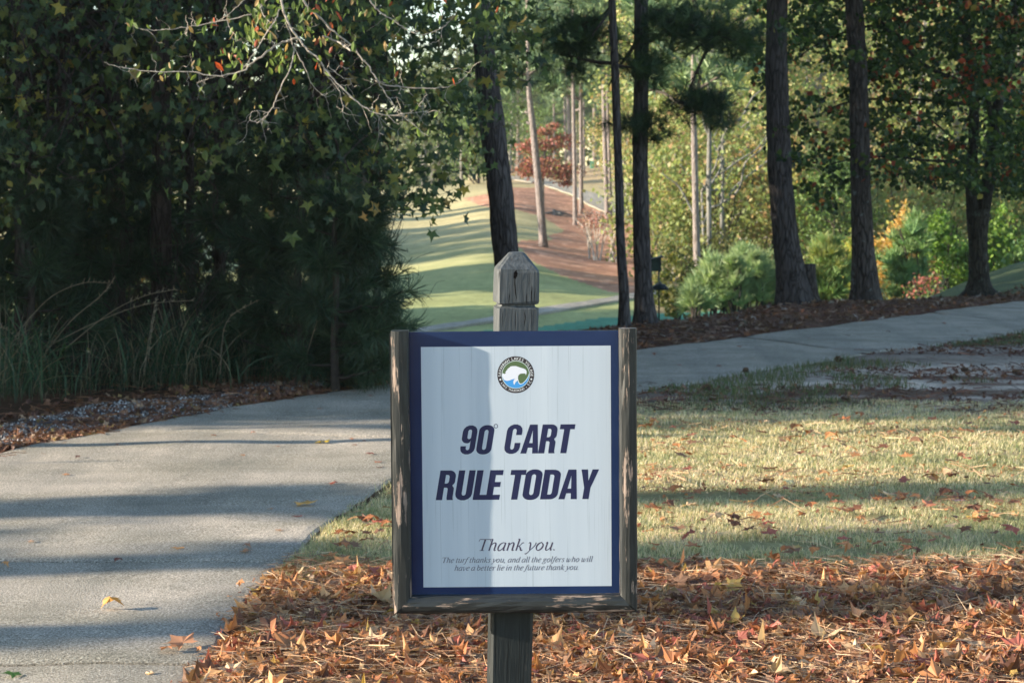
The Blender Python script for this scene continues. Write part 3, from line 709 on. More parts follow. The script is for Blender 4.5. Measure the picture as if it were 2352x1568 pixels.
    def ring_text(s, a0, a1, r, size, inward, mb):
        ws = {'I': .32, 'M': .85, 'W': 1., ' ': .5}
        tot = sum(ws.get(c, .7) for c in s); acc = 0
        for c in s:
            w = ws.get(c, .7); a = math.radians(a0+(a1-a0)*(acc+w/2)/tot); acc += w
            if c == ' ': continue
            cu = bpy.data.curves.new('t', 'FONT'); cu.body = c; cu.size = size; cu.align_x = 'CENTER'; cu.align_y = 'CENTER'; cu.offset = size*.012
            o = bpy.data.objects.new('t', cu); COL.objects.link(o); bpy.context.view_layer.update()
            me = o.evaluated_get(bpy.context.evaluated_depsgraph_get()).to_mesh()
            V = np.array([v.co[:] for v in me.vertices]); F3 = []
            for p in me.polygons:
                ids = list(p.vertices); F3 += [[ids[0], ids[q], ids[q+1]] for q in range(1, len(ids)-1)]
            bpy.data.objects.remove(o); bpy.data.curves.remove(cu)
            if not len(V): continue
            V[:, 1] -= (V[:, 1].max()+V[:, 1].min())/2; V[:, 0] -= (V[:, 0].max()+V[:, 0].min())/2
            rot = a-math.pi/2 if not inward else a+math.pi/2
            x = V[:, 0]*math.cos(rot)-V[:, 1]*math.sin(rot); yv = V[:, 0]*math.sin(rot)+V[:, 1]*math.cos(rot)
            mb.add(np.stack([CX+(x+r*math.cos(a))*RR, CY+(yv+r*math.sin(a))*RR, np.zeros(len(V))], -1), np.array(F3))
    mb = MB()
    ring_text('SAVANNAH LAKES VILLAGE', 188, -8, .872, .20, False, mb)
    ring_text('LAKE THURMOND', 208, 302, .872, .155, True, mb)
    ring_text('SC', 316, 338, .872, .18, True, mb)
    flat(mb, 'emblem_lettering', wm, pan, y-.0005)
# ------------------------------------------------------------------ vegetation
class Thing:
    def __init__(s, name, label, cat, base, group=None, kind=None):
        s.b = np.array(base, float); s.o = empty(name, tuple(s.b)); tag(s.o, label, cat, group, kind)
    def add(s, name, mb, mat, smooth=False):
        mb.V = [v-s.b for v in mb.V]; return mb.obj(name, mat, s.o, smooth)
def palette(n, cols, wts, rng=R, var=.25):
    cols = np.array(cols, float); w = np.array(wts, float); w /= w.sum()
    c = cols[rng.choice(len(cols), n, p=w)]
    return c*(1+var*(rng.random((n, 1))*2-1))
def clumps(center, rad, ncl, nper, cr, rng, shell=.45, flat=.7):
    """points gathered in clumps inside an ellipsoid; returns pts, clump id, clump centres"""
    d = rng.normal(size=(ncl, 3)); d /= np.linalg.norm(d, axis=1)[:, None]
    r = (shell+(1-shell)*rng.random(ncl))**.6
    cc = np.asarray(center)+d*r[:, None]*np.asarray(rad)*(.8+.35*rng.random((ncl, 1)))
    p = rng.normal(size=(ncl, nper, 3))*cr*np.array([1, 1, flat])*.55*(.6+.8*rng.random((ncl, 1, 1)))
    return (cc[:, None]+p).reshape(-1, 3), np.repeat(np.arange(ncl), nper), cc
def leaf_mass(pts, tmpl, size, cols, rng=R, dirs=None, hang=0.0):
    n = len(pts)
    if dirs is None:
        dirs = rng.normal(size=(n, 3)); dirs[:, 2] = np.abs(dirs[:, 2])*(1-hang)+.05
    sp = rng.normal(size=(n, 3))
    if hang:   # tip of the leaf (template +y) pointing down
        z = rng.normal(size=(n, 3))*[1, 1, .35]; z /= np.linalg.norm(z, axis=1)[:, None]
        y = np.tile([0, 0, -1.], (n, 1))+rng.normal(size=(n, 3))*.55; x = np.cross(y, z); x /= np.linalg.norm(x, axis=1)[:, None]; y = np.cross(z, x)
        Mt = np.stack([x, y, z], -1)
    else: Mt = rotmats(n, dirs, rng, sp)
    V, Fq = scatter(tmpl[0], tmpl[1], pts, Mt, size*(.7+.6*rng.random(n)))
    return V, Fq, scat_col(cols, len(tmpl[0]))
def px_trunk(pts, Y, ztop=None, rough=.05, seed=0, sides=14, flare=1.0, top_r=.5, step=.10):
    """trunk from photo outline points (px, py, width px) listed bottom to top, at distance Y"""
    W = []; Rr = []
    for (x, y, w) in pts:
        p = P(x, y, Y); W.append(p); Rr.append(w*.5*Y/F)
    W = np.array(W); Rr = np.array(Rr)
    g = float(zt(W[0][0], Y)); base = W[0].copy()
    if W[0][2] > g-.05:
        d = (W[0]-W[1])/max(1e-3, (W[0]-W[1])[2]); b = W[0]+d*(-(W[0][2]-(g-.12))/-1.0)*0
        b = W[0]-(W[1]-W[0])/(W[1]-W[0])[2]*(W[0][2]-(g-.12))
        b[1] = Y; W = np.vstack([b, W]); Rr = np.concatenate([[Rr[0]*(1+.12*flare)], Rr])
    base = np.array([W[0][0], Y, g])
    if ztop:
        d = (W[-1]-W[-2]); d = d/d[2]*.5+np.array([0, 0, .5]); n = 5
        for k in range(1, n+1):
            W = np.vstack([W, W[-1]+d*(ztop-W[-1][2])/(n-k+1)/d[2]*1.0]); Rr = np.append(Rr, Rr[-1]*(1-(1-top_r)/n))
    Ws = smooth_path(np.column_stack([W, Rr]), 6)
    L = np.concatenate([[0], np.cumsum(np.linalg.norm(np.diff(Ws[:, :3], axis=0), axis=1))])
    lim = L[-1]; s = np.concatenate([np.arange(0, min(lim, 4.5), step), np.arange(4.5, lim, .6)]) if lim > 4.5 else np.linspace(0, lim, max(4, int(lim/step)))
    Wp = np.stack([np.interp(s, L, Ws[:, k]) for k in range(4)], -1)
    return base, Wp[:, :3], Wp[:, 3]
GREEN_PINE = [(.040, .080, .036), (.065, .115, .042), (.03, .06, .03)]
def canopy_cards(mb, center, rad, n, size, cols, rng):
    pts, cid, cc = clumps(center, rad, max(6, n//40), 40, min(rad)*.45, rng)
    c = palette(len(pts), cols, [1]*len(cols), rng)
    V, Fq, C = leaf_mass(pts, RHOMB, size, c, rng); mb.add(V, Fq, C)
def limb(p0, p1, r0, r1, rng, n=6, wob=.08, sag=0.0):
    t = np.linspace(0, 1, n)[:, None]; p = np.asarray(p0)*(1-t)+np.asarray(p1)*t
    L = np.linalg.norm(np.asarray(p1)-p0); w = rng.normal(size=(n, 3))*wob*L*np.sin(t*math.pi)*.5
    p = p+w; p[:, 2] -= sag*L*np.sin(t[:, 0]*math.pi)
    p = smooth_path(p, 3); return p, np.linspace(r0, r1, len(p))
TUFT_NEAR = [tuft(34, .020, 1.25, s, .25) for s in (1, 2, 3)]
TUFT_MID = [tuft1(34, .030, 1.35, s) for s in (4, 5)]
TUFT_FAR = [tuft1(13, .13, 1.35, s) for s in (6, 7)]
def tufts(mb, pts, dirs, size, cols, tm, rng):
    k = rng.integers(0, len(tm), len(pts))
    for i in range(len(tm)):
        s = k == i
        if s.any():
            V, Fq = scatter(tm[i][0], tm[i][1], pts[s], rotmats(s.sum(), dirs[s], rng), size*(.75+.5*rng.random(s.sum())))
            mb.add(V, Fq, scat_col(cols[s], len(tm[i][0])))
def near_pine_branches(t, specs, Y, rng, tm=TUFT_MID, cols=GREEN_PINE, tsize=.20, per=26):
    """specs: list of photo polylines [(px,py),...], r0 and clump list; adds limb and needles parts"""
    lb = MB(); nb = MB()
    for line, r0, cl in specs:
        pw = np.array([P(x, y, Y+dy) for x, y, dy in line]); pw = smooth_path(pw, 4)
        if len(pw) > 1: lb.add(*tube(pw, np.linspace(r0, r0*.35, len(pw)), 6, .15, 3))
        for (x, y, rx, ry, n) in cl:
            n = int(n*1.7)
            c = P(x, y, Y+line[-1][2]); pts = c+rng.normal(size=(n, 3))*np.array([rx*Y/F, .35, ry*Y/F])*.5
            d = rng.normal(size=(n, 3)); d[:, 2] = d[:, 2]*.6+.2
            tufts(nb, pts, d, tsize, palette(n, cols, [1]*len(cols), rng, .3), tm, rng)
            for q in rng.integers(0, n, max(2, n//6)):
                j = pw[rng.integers(len(pw)//2, len(pw))] if len(pw) > 2 else c
                p, r = limb(j, pts[q], r0*.3, r0*.12, rng, 5, .1, -.05); lb.add(*tube(p, r, 4))
    t.add('limb', lb, M['twig_dark']); t.add('needles', nb, M['needle'])
def build_big_trees():
    g = np.random.default_rng(11)
    def trunk(name, label, cat, pts, Y, mat, **kw):
        base, Wp, r = px_trunk(pts, Y, **kw)
        t = Thing(name, label, cat, base)
        mb = MB(); V, Fs = tube(Wp, r, 18, .0, 1)
        # ridged bark relief and root flare
        a = V[:, 0]*9; rel = (fbm(V[:, 0]*2.2+V[:, 1]*3.1+7, V[:, 2]*.55, 9, int(Y*3), 3)-.5)*.028
        n = len(Wp)*18; ctr = np.repeat(Wp, 18, 0); dv = V[:n]-ctr; L = np.linalg.norm(dv, axis=1)[:, None]+1e-9
        hgt = (V[:n, 2]-base[2]); ang = np.arctan2(dv[:, 1], dv[:, 0])
        fl = np.exp(-np.clip(hgt, 0, 9)/.13)*.22*(1+.6*np.sin(ang*4+Y)); fl = fl*kw.get('flare', 1)
        V[:n] = V[:n]+dv/L*rel[:n, None]*np.clip(L/.12, .3, 1.2)+dv*fl[:, None]
        mb.add(V, Fs); t.add('trunk', mb, mat, True); return t, Wp, r
    # pine behind the sign post
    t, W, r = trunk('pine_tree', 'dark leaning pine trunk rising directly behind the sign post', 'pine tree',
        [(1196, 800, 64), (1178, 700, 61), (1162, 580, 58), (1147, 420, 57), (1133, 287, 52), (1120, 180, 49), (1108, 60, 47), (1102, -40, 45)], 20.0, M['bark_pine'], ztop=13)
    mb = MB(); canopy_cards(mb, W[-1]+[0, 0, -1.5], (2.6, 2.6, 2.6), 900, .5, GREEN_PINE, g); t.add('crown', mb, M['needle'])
    mb = MB(); p = np.array([P(x, y, 20.35) for x, y in ((1150, 470), (1133, 400), (1117, 330), (1107, 240), (1101, 160), (1095, 20), (1090, -60))])
    mb.add(*tube(smooth_path(p, 4), np.linspace(.05, .04, len(smooth_path(p, 4))), 8, .1, 2)); t.add('vine_stem', mb, M['bark_grey'], True)
    # slim pine
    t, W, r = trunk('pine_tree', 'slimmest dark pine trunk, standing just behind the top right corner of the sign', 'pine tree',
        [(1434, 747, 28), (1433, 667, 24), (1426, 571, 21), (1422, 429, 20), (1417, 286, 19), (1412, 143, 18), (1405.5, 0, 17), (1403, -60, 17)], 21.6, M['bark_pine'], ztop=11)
    near_pine_branches(t, [([(1405, 14, 0), (1380, 40, .1), (1345, 55, .2)], .018, [(1335, 60, 60, 34, 26), (1300, 95, 60, 30, 14)]),
        ([(1404, 20, 0), (1378, 58, -.2), (1366, 72, -.2), (1360, 84, -.2)], .015, []),
        ([(1415, 146, 0), (1368, 143, .2), (1320, 132, .3), (1285, 122, .4), (1292, 108, .5)], .02, [(1335, 108, 110, 36, 34), (1350, 74, 80, 26, 20), (1315, 160, 50, 26, 14)]),
        ([(1420, 150, 0), (1450, 156, .2), (1475, 160, .3)], .012, [(1462, 150, 40, 18, 10)])], 21.6, g)
    mb = MB(); canopy_cards(mb, W[-1]+[0, 0, -1], (1.8, 1.8, 2.2), 600, .45, GREEN_PINE, g); t.add('crown', mb, M['needle'])
    # thicker pine beside the bird house
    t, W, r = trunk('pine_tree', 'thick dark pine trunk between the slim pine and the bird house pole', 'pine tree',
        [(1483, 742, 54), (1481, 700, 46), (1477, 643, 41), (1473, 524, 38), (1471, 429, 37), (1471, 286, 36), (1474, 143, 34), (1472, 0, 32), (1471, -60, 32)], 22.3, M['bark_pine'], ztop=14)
    near_pine_branches(t, [([(1470, 85, 0), (1448, 118, -.2), (1430, 142, -.2), (1415, 165, -.1), (1398, 198, 0)], .022, []),
        ([(1480, 40, 0), (1530, 45, -.2), (1600, 70, -.3), (1690, 90, -.4)], .035, [(1530, 60, 70, 40, 34), (1590, 62, 90, 44, 52), (1650, 80, 90, 40, 46), (1700, 95, 60, 40, 24)]),
        ([(1640, 85, -.3), (1622, 120, -.3), (1600, 165, -.3), (1588, 195, -.3)], .022, [(1600, 225, 60, 26, 22)]),
        ([(1588, 195, -.3), (1584, 228, -.3), (1605, 250, -.3), (1640, 262, -.3)], .02, [(1635, 245, 60, 34, 30), (1650, 275, 36, 24, 12), (1560, 245, 60, 30, 12)]),
        ([(1470, 290, 0), (1448, 288, -.2)], .008, [(1458, 278, 44, 16, 14), (1480, 286, 40, 20, 12)]),
        ([(1475, 160, 0), (1490, 158, -.3)], .008, [(1478, 158, 60, 30, 20)]),
        ([(1488, 320, 0), (1510, 322, -.2)], .008, [(1508, 320, 36, 22, 8), (1500, 150, 50, 30, 10)])], 22.3, g)
    mb = MB(); canopy_cards(mb, W[-1]+[0, 0, -1.5], (2.8, 2.8, 2.6), 900, .5, GREEN_PINE, g); t.add('crown', mb, M['needle'])
    # large pine with the cut stem
    t, W, r = trunk('pine_tree', 'large smooth leaning pine with a cut stem joined to its base', 'pine tree',
        [(1826, 702, 92), (1822, 665, 80), (1814, 609, 66), (1804, 540, 57), (1798, 470, 56), (1791, 381, 55), (1785, 238, 52), (1783, 95, 50), (1786, 0, 48), (1788, -60, 47)], 25.0, M['bark_pine'], ztop=16, flare=.6)
    mb = MB(); canopy_cards(mb, W[-1]+[0, 0, -2], (3.2, 3.2, 3), 1100, .55, GREEN_PINE, g); t.add('crown', mb, M['needle'])
    p = np.array([P(x, y, 25.05) for x, y in ((1864, 706), (1862, 680), (1860, 640), (1859, 606))])
    mb = MB(); V, Fs = tube(p, [.155, .10, .075, .070], 14, .12, 5); mb.add(V, Fs); t.add('cut_stem', mb, M['bark_lich'], True)
    # second large pine, lichen spotted
    t, W, r = trunk('pine_tree', 'large pine with deeply plated bark and pale lichen, left of the forked gum tree', 'pine tree',
        [(1988, 697, 72), (1987, 650, 63), (1984, 600, 56), (1981, 523, 50), (1977, 428, 46), (1974.5, 286, 45), (1970, 143, 43), (1960, 0, 40), (1957, -60, 39)], 25.6, M['bark_lich'], ztop=16)
    mb = MB(); canopy_cards(mb, W[-1]+[0, 0, -2], (3, 3, 3), 1000, .55, GREEN_PINE, g); t.add('crown', mb, M['needle'])
    # forked gum tree at the right
    base, Wp, r = px_trunk([(2252, 682, 66), (2250, 655, 46), (2248, 595, 43), (2246, 540, 46), (2246, 480, 56)], 27.6, sides=14)
    t = Thing('gum_tree', 'dark forked broadleaf tree with green and red leaves, mossy root flare', 'tree', base)
    mb = MB(); V, Fs = tube(Wp, r, 16); n = len(Wp)*16; ctr = np.repeat(Wp, 16, 0); dv = V[:n]-ctr
    V[:n] += dv*(np.exp(-np.clip(V[:n, 2]-base[2], 0, 9)/.15)*.55*(1+.5*np.sin(np.arctan2(dv[:, 1], dv[:, 0])*5)))[:, None]; mb.add(V, Fs)
    def px_limb(pts, w0, w1, dy=0.0, sides=8):
        p = smooth_path(np.array([P(x, y, 27.6+dy*i/len(pts)) for i, (x, y) in enumerate(pts)]), 4)
        mb.add(*tube(p, np.linspace(w0, w1, len(p))*.5*27.6/F, sides, .12, 4)); return p
    px_limb([(2236, 500), (2232, 440), (2232, 380), (2237, 300), (2237, 214), (2225, 120), (2205, 0), (2190, -120), (2180, -260)], 30, 18)
    px_limb([(2256, 500), (2268, 430), (2276, 370), (2284, 285), (2298, 214), (2322, 110), (2330, 0), (2340, -140)], 32, 18)
    px_limb([(2284, 290), (2270, 240), (2262, 200), (2264, 120), (2280, 20), (2290, -90)], 16, 9)
    px_limb([(2240, 300), (2252, 282), (2270, 270)], 8, 5)
    px_limb([(2236, 214), (2210, 190), (2150, 165), (2098, 130), (2060, 80), (2010, 40)], 14, 5, -1.0)
    px_limb([(2234, 240), (2180, 235), (2090, 228), (2000, 228), (1930, 240), (1870, 270)], 8, 3, -1.2)
    px_limb([(2232, 380), (2190, 372), (2120, 368), (2050, 360), (1960, 365), (1900, 380)], 8, 3, -1.4)
    px_limb([(2232, 350), (2180, 310), (2120, 260)], 7, 3, -.5)
    px_limb([(2300, 200), (2340, 150), (2400, 120)], 12, 5, 1)
    px_limb([(2060, 80), (2000, 60), (1900, 90), (1820, 140)], 8, 3, -1.5)
    t.add('trunk', mb, M['bark_gum'], True)
    nl = 23000; rg = np.random.default_rng(5); lb = MB()
    edge_x = [1735, 1760, 1800, 1850, 1900, 1960, 2050, 2130, 2200, 2260, 2330, 2480]; edge_y = [150, 300, 385, 480, 500, 470, 405, 440, 468, 440, 470, 480]
    X = []; 
    while len(X) < nl:
        c0 = np.array([rg.uniform(1730, 2480), rg.uniform(-260, 500)])
        if c0[1] > np.interp(c0[0], edge_x, edge_y)-14: continue
        dens = .26+.74*ss(1950, 2130, c0[0])+.25*ss(220, 20, c0[1])
        if rg.random() > dens*(.35+1.3*vnoise(c0[0], c0[1], .016, 3)): continue
        Yc = 27.2+rg.normal()*1.5-1.0*ss(2150, 1800, c0[0])
        for k in range(26):
            X.append(P(c0[0]+rg.normal()*19, c0[1]+rg.normal()*9, Yc+rg.normal()*.25))
    X = np.array(X); n = len(X); u, v = proj(X[:, 0], X[:, 1], X[:, 2])
    cols = palette(n, [(.046, .085, .028), (.080, .125, .034), (.026, .05, .02)], [3, 2, 2], rg, .35)
    pr = .10*ss(2050, 2250, u)*ss(420, 120, v)+.05
    cn = vnoise(u, v, .02, 12); red = (rg.random(n) < pr*2.0*(cn > .58)+.008); ye = rg.random(n) < .05
    cols[ye] = palette(ye.sum(), [(.30, .24, .05), (.16, .19, .04)], [1, 2], rg)
    cols[red] = palette(red.sum(), [(.38, .07, .03), (.45, .16, .04), (.22, .05, .03)], [2, 1, 2], rg)
    V, Fq, C = leaf_mass(X, BROAD, .080, cols, rg); lb.add(V, Fq, C)
    canopy_cards(lb, P(2260, -250, 27.6)+[0, 0, 3.0], (4.2, 3.5, 3.6), 2600, .28, [(.04, .07, .025), (.2, .06, .03)], rg)
    t.add('crown', lb, M['leaf'])
# ------------------------------------------------------------------ distant trees
def far_trunk(t, pts, Y, mat, stub=None, sides=8):
    base, W, r = px_trunk(pts, Y, sides=sides, step=.8, flare=.6)
    mb = MB(); mb.add(*tube(W, r, sides, .06, 2))
    for q in stub or []: mb.add(*tube(np.array([P(x, y, Y) for x, y in q]), [.07, .035], 5))
    t.add('trunk', mb, mat, True)
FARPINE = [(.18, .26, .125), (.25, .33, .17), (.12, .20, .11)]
def build_far_pines():
    rg = np.random.default_rng(21)
    spec = [  # (label, Y, trunk px points bottom->top, crown bottom py, crown width px, trunk top continuing)
        ('leaning grey pine with broken stubs standing in front of the red maple', 75, [(1250, 592, 27), (1248, 560, 20), (1242, 480, 18), (1233, 380, 17), (1225, 300, 15), (1219, 250, 14), (1214, 190, 11), (1212, 60, 9), (1210, -120, 7)], 215, 190, [[(1220, 262), (1205, 256)], [(1222, 285), (1209, 281)]]),
        ('slender pine whose foot stands lowest on the straw bed, beside the crape myrtle', 96, [(1321, 547, 13), (1321, 517, 11), (1320, 400, 9.5), (1317, 236, 8.5), (1316, 100, 7), (1316, -60, 5)], 190, 150, []),
        ('straight pine with a cross limb, standing left of the distant path', 108, [(1336, 489, 14), (1335, 470, 10.5), (1335, 380, 9), (1334, 250, 8), (1334, 185, 7), (1333, 0, 5)], 215, 150, [[(1322, 254), (1350, 248)]]),
        ('left pine of the close pair right of the distant path', 100, [(1396, 530, 13), (1394, 470, 11), (1390, 350, 10.5), (1387, 230, 10), (1386, 100, 8), (1386, -60, 6)], 190, 150, []),
        ('right and thinner pine of the close pair right of the distant path', 104, [(1405, 515, 9), (1403, 470, 8), (1399, 350, 7), (1395, 230, 6.5), (1394, 60, 5)], 185, 140, []),
        ('stout far pine behind the right side of the red maple', 150, [(1311, 395, 13), (1309, 330, 11), (1305, 230, 9), (1303, 120, 7), (1303, -30, 5)], 170, 130, [[(1303, 262), (1290, 250)]]),
        ('thin far pine tucked against the stout one behind the red maple', 158, [(1300, 392, 7), (1299, 330, 5.5), (1297, 240, 5), (1296, 100, 4)], 215, 80, []),
        ('thin dark pine at the hilltop near the green cabinet', 160, [(1342, 392, 5), (1341, 330, 4.5), (1341, 260, 4), (1340, 120, 3)], 235, 90, []),
        ('pale pole pine seen through the red maple crown', 165, [(1273, 395, 5), (1272.6, 330, 4.6), (1272, 240, 4), (1271, 100, 3)], 285, 90, []),
        ('tall pale pine rising behind the bright young pine', 52, [(1604, 722, 19), (1603, 681, 17), (1600, 560, 16.5), (1597, 430, 15), (1594, 300, 14), (1592, 200, 10), (1592, 60, 8), (1592, -150, 6)], 205, 330, []),
    ]
    for lab, Y, pts, cb, cw, stub in spec:
        base, W, r = px_trunk(pts, Y, step=.8)
        t = Thing('pine_tree', lab, 'pine tree', base); far_trunk(t, pts, Y, M['bark_far'], stub)
        top = P(pts[-1][0], -260, Y); cbp = P(pts[-2][0], cb, Y); rx = cw*.5*Y/F
        nb = MB(); ncl = 46; dens = 12
        for k in range(ncl):
            f = rg.random(); zc = cbp[2]+(top[2]-cbp[2])*f**1.1; a = rg.random()*6.283; rr_ = rx*(1-.55*f)*math.sqrt(.15+.85*rg.random())
            c = np.array([cbp[0]+rr_*math.cos(a), Y+rr_*math.sin(a), zc])
            n = dens; pts_ = c+rg.normal(size=(n, 3))*np.array([.62, .62, .26])*(rx/2.6)
            d = rg.normal(size=(n, 3)); d[:, 2] = np.abs(d[:, 2])+.3
            tone = .8+.5*rg.random()
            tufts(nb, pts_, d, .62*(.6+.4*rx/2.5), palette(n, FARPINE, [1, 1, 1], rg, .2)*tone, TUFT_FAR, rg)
            if k % 3 == 0:
                lb = MB(); p, q = limb([cbp[0], Y, zc-.4], c, .06, .025, rg, 4, .1); nb.add(*tube(p, q, 4), col=(.16, .13, .11))
        t.add('crown', nb, M['needle'])
    # prototypes for the background woods, copied
    def pine_proto(seed, H, cb, rx):
        g = np.random.default_rng(seed); t = Thing('pine_tree', '', 'pine tree', (0, 0, 0))
        mb = MB(); p = np.array([[0, 0, -1], [.1*g.normal(), 0, H*.35], [.2*g.normal(), 0, H*.7], [0, 0, H]]); mb.add(*tube(smooth_path(p, 4), np.linspace(.19, .05, 13), 7)); t.add('trunk', mb, M['bark_far'], True)
        nb = MB()
        for k in range(70):
            f = g.random(); a = g.random()*6.283; rr_ = rx*(1-.6*f)*math.sqrt(.1+.9*g.random()); c = np.array([rr_*math.cos(a), rr_*math.sin(a), cb+(H-cb)*f])
            pp = c+g.normal(size=(12, 3))*[.7, .7, .28]; d = g.normal(size=(12, 3)); d[:, 2] = np.abs(d[:, 2])+.3
            tufts(nb, pp, d, .72, palette(12, FARPINE, [1, 1, 1], g, .2)*(.75+.5*g.random()), TUFT_FAR, g)
        t.add('crown', nb, M['needle']); return t.o
    def broad_proto(seed, H, rad, cols, wts, trunkmat, lsize=.17, ncl=110, nper=46, low=.12, name='broadleaf_tree', stems=1):
        g = np.random.default_rng(seed); t = Thing(name, '', 'tree', (0, 0, 0)); mb = MB(); ends = []
        for s in range(stems):
            x0 = g.normal()*.25*(stems > 1); x1 = x0+g.normal()*.5
            p = smooth_path(np.array([[x0, 0, -1], [x0, 0, 0], [(x0+x1)/2, g.normal()*.2, H*.4], [x1, 0, H*.85]]), 5); mb.add(*tube(p, np.linspace(H*.016, .03, len(p)), 7))
            for k in range(9):
                q = p[int(len(p)*(.3+.07*k))if int(len(p)*(.3+.07*k)) < len(p) else -1]; a = g.random()*6.283; l = rad*(.5+.5*g.random())
                b, r_ = limb(q, q+[math.cos(a)*l, math.sin(a)*l, l*.7], .05, .015, g, 5, .15); mb.add(*tube(b, r_, 5)); ends.append(b[-1])
        t.add('trunk', mb, trunkmat, True)
        pts, cid, cc = clumps((0, 0, H*(.5+low*.5)), (rad, rad, H*(.5-low*.5)), ncl, nper, rad*.30, g, .25, .6)
        pts[:, 2] = np.maximum(pts[:, 2], .2)
        c = palette(len(pts), cols, wts, g, .25)*(.7+.6*g.random(ncl))[cid][:, None]
        lb = MB(); lb.add(*leaf_mass(pts, RHOMB, lsize, c, g)); t.add('crown', lb, M['leaf']); return t.o
    YG = [(.33, .36, .13), (.23, .29, .10), (.46, .39, .18), (.40, .26, .14)]; GR = [(.14, .22, .065), (.19, .28, .08), (.09, .15, .05)]
    YL = [(.105, .13, .045), (.075, .105, .038), (.14, .13, .055)]
    pr = {'p1': pine_proto(1, 19, 5.0, 2.6), 'p2': pine_proto(2, 22, 7.0, 2.9), 'p3': pine_proto(3, 16, 3.5, 2.4),
          'y1': broad_proto(4, 13, 3.3, YG, [3, 3, 2, 1], M['bark_grey']), 'y2': broad_proto(5, 11, 2.8, YG, [2, 4, 1, .6], M['bark_grey'], stems=2),
          'y3': broad_proto(6, 9, 2.6, YG, [2, 1.5, 3, 2], M['bark_grey']), 'g1': broad_proto(7, 12, 3.4, GR, [1, 1, 1], M['bark_wood']),
          'f1': broad_proto(14, 13, 3.3, YL, [3, 3, 2], M['bark_grey']), 'f2': broad_proto(15, 11, 3.0, YL, [2, 4, 1], M['bark_grey'], stems=2),
          'g2': broad_proto(8, 7, 2.6, GR, [2, 2, 1], M['bark_wood'], low=.0)}
    used = set()
    def put(kind, px, Y, label, s=1.0, rz=None, group=None, dz=0.0):
        src = pr[kind]; X = (px-1176)/F*Y
        if kind in used:
            o = src.copy(); COL.objects.link(o)
            for ch in src.children:
                c = ch.copy(); COL.objects.link(c); c.parent = o
        else: o = src; used.add(kind)
        o.location = (X, Y, float(zt(X, Y))+dz); o.scale = (s, s, s); o.rotation_euler = (0, 0, rg.random()*6.28 if rz is None else rz)
        o['label'] = label
        if group: o['group'] = group
        return o
    bw = 'woodland trees behind the golf hole'
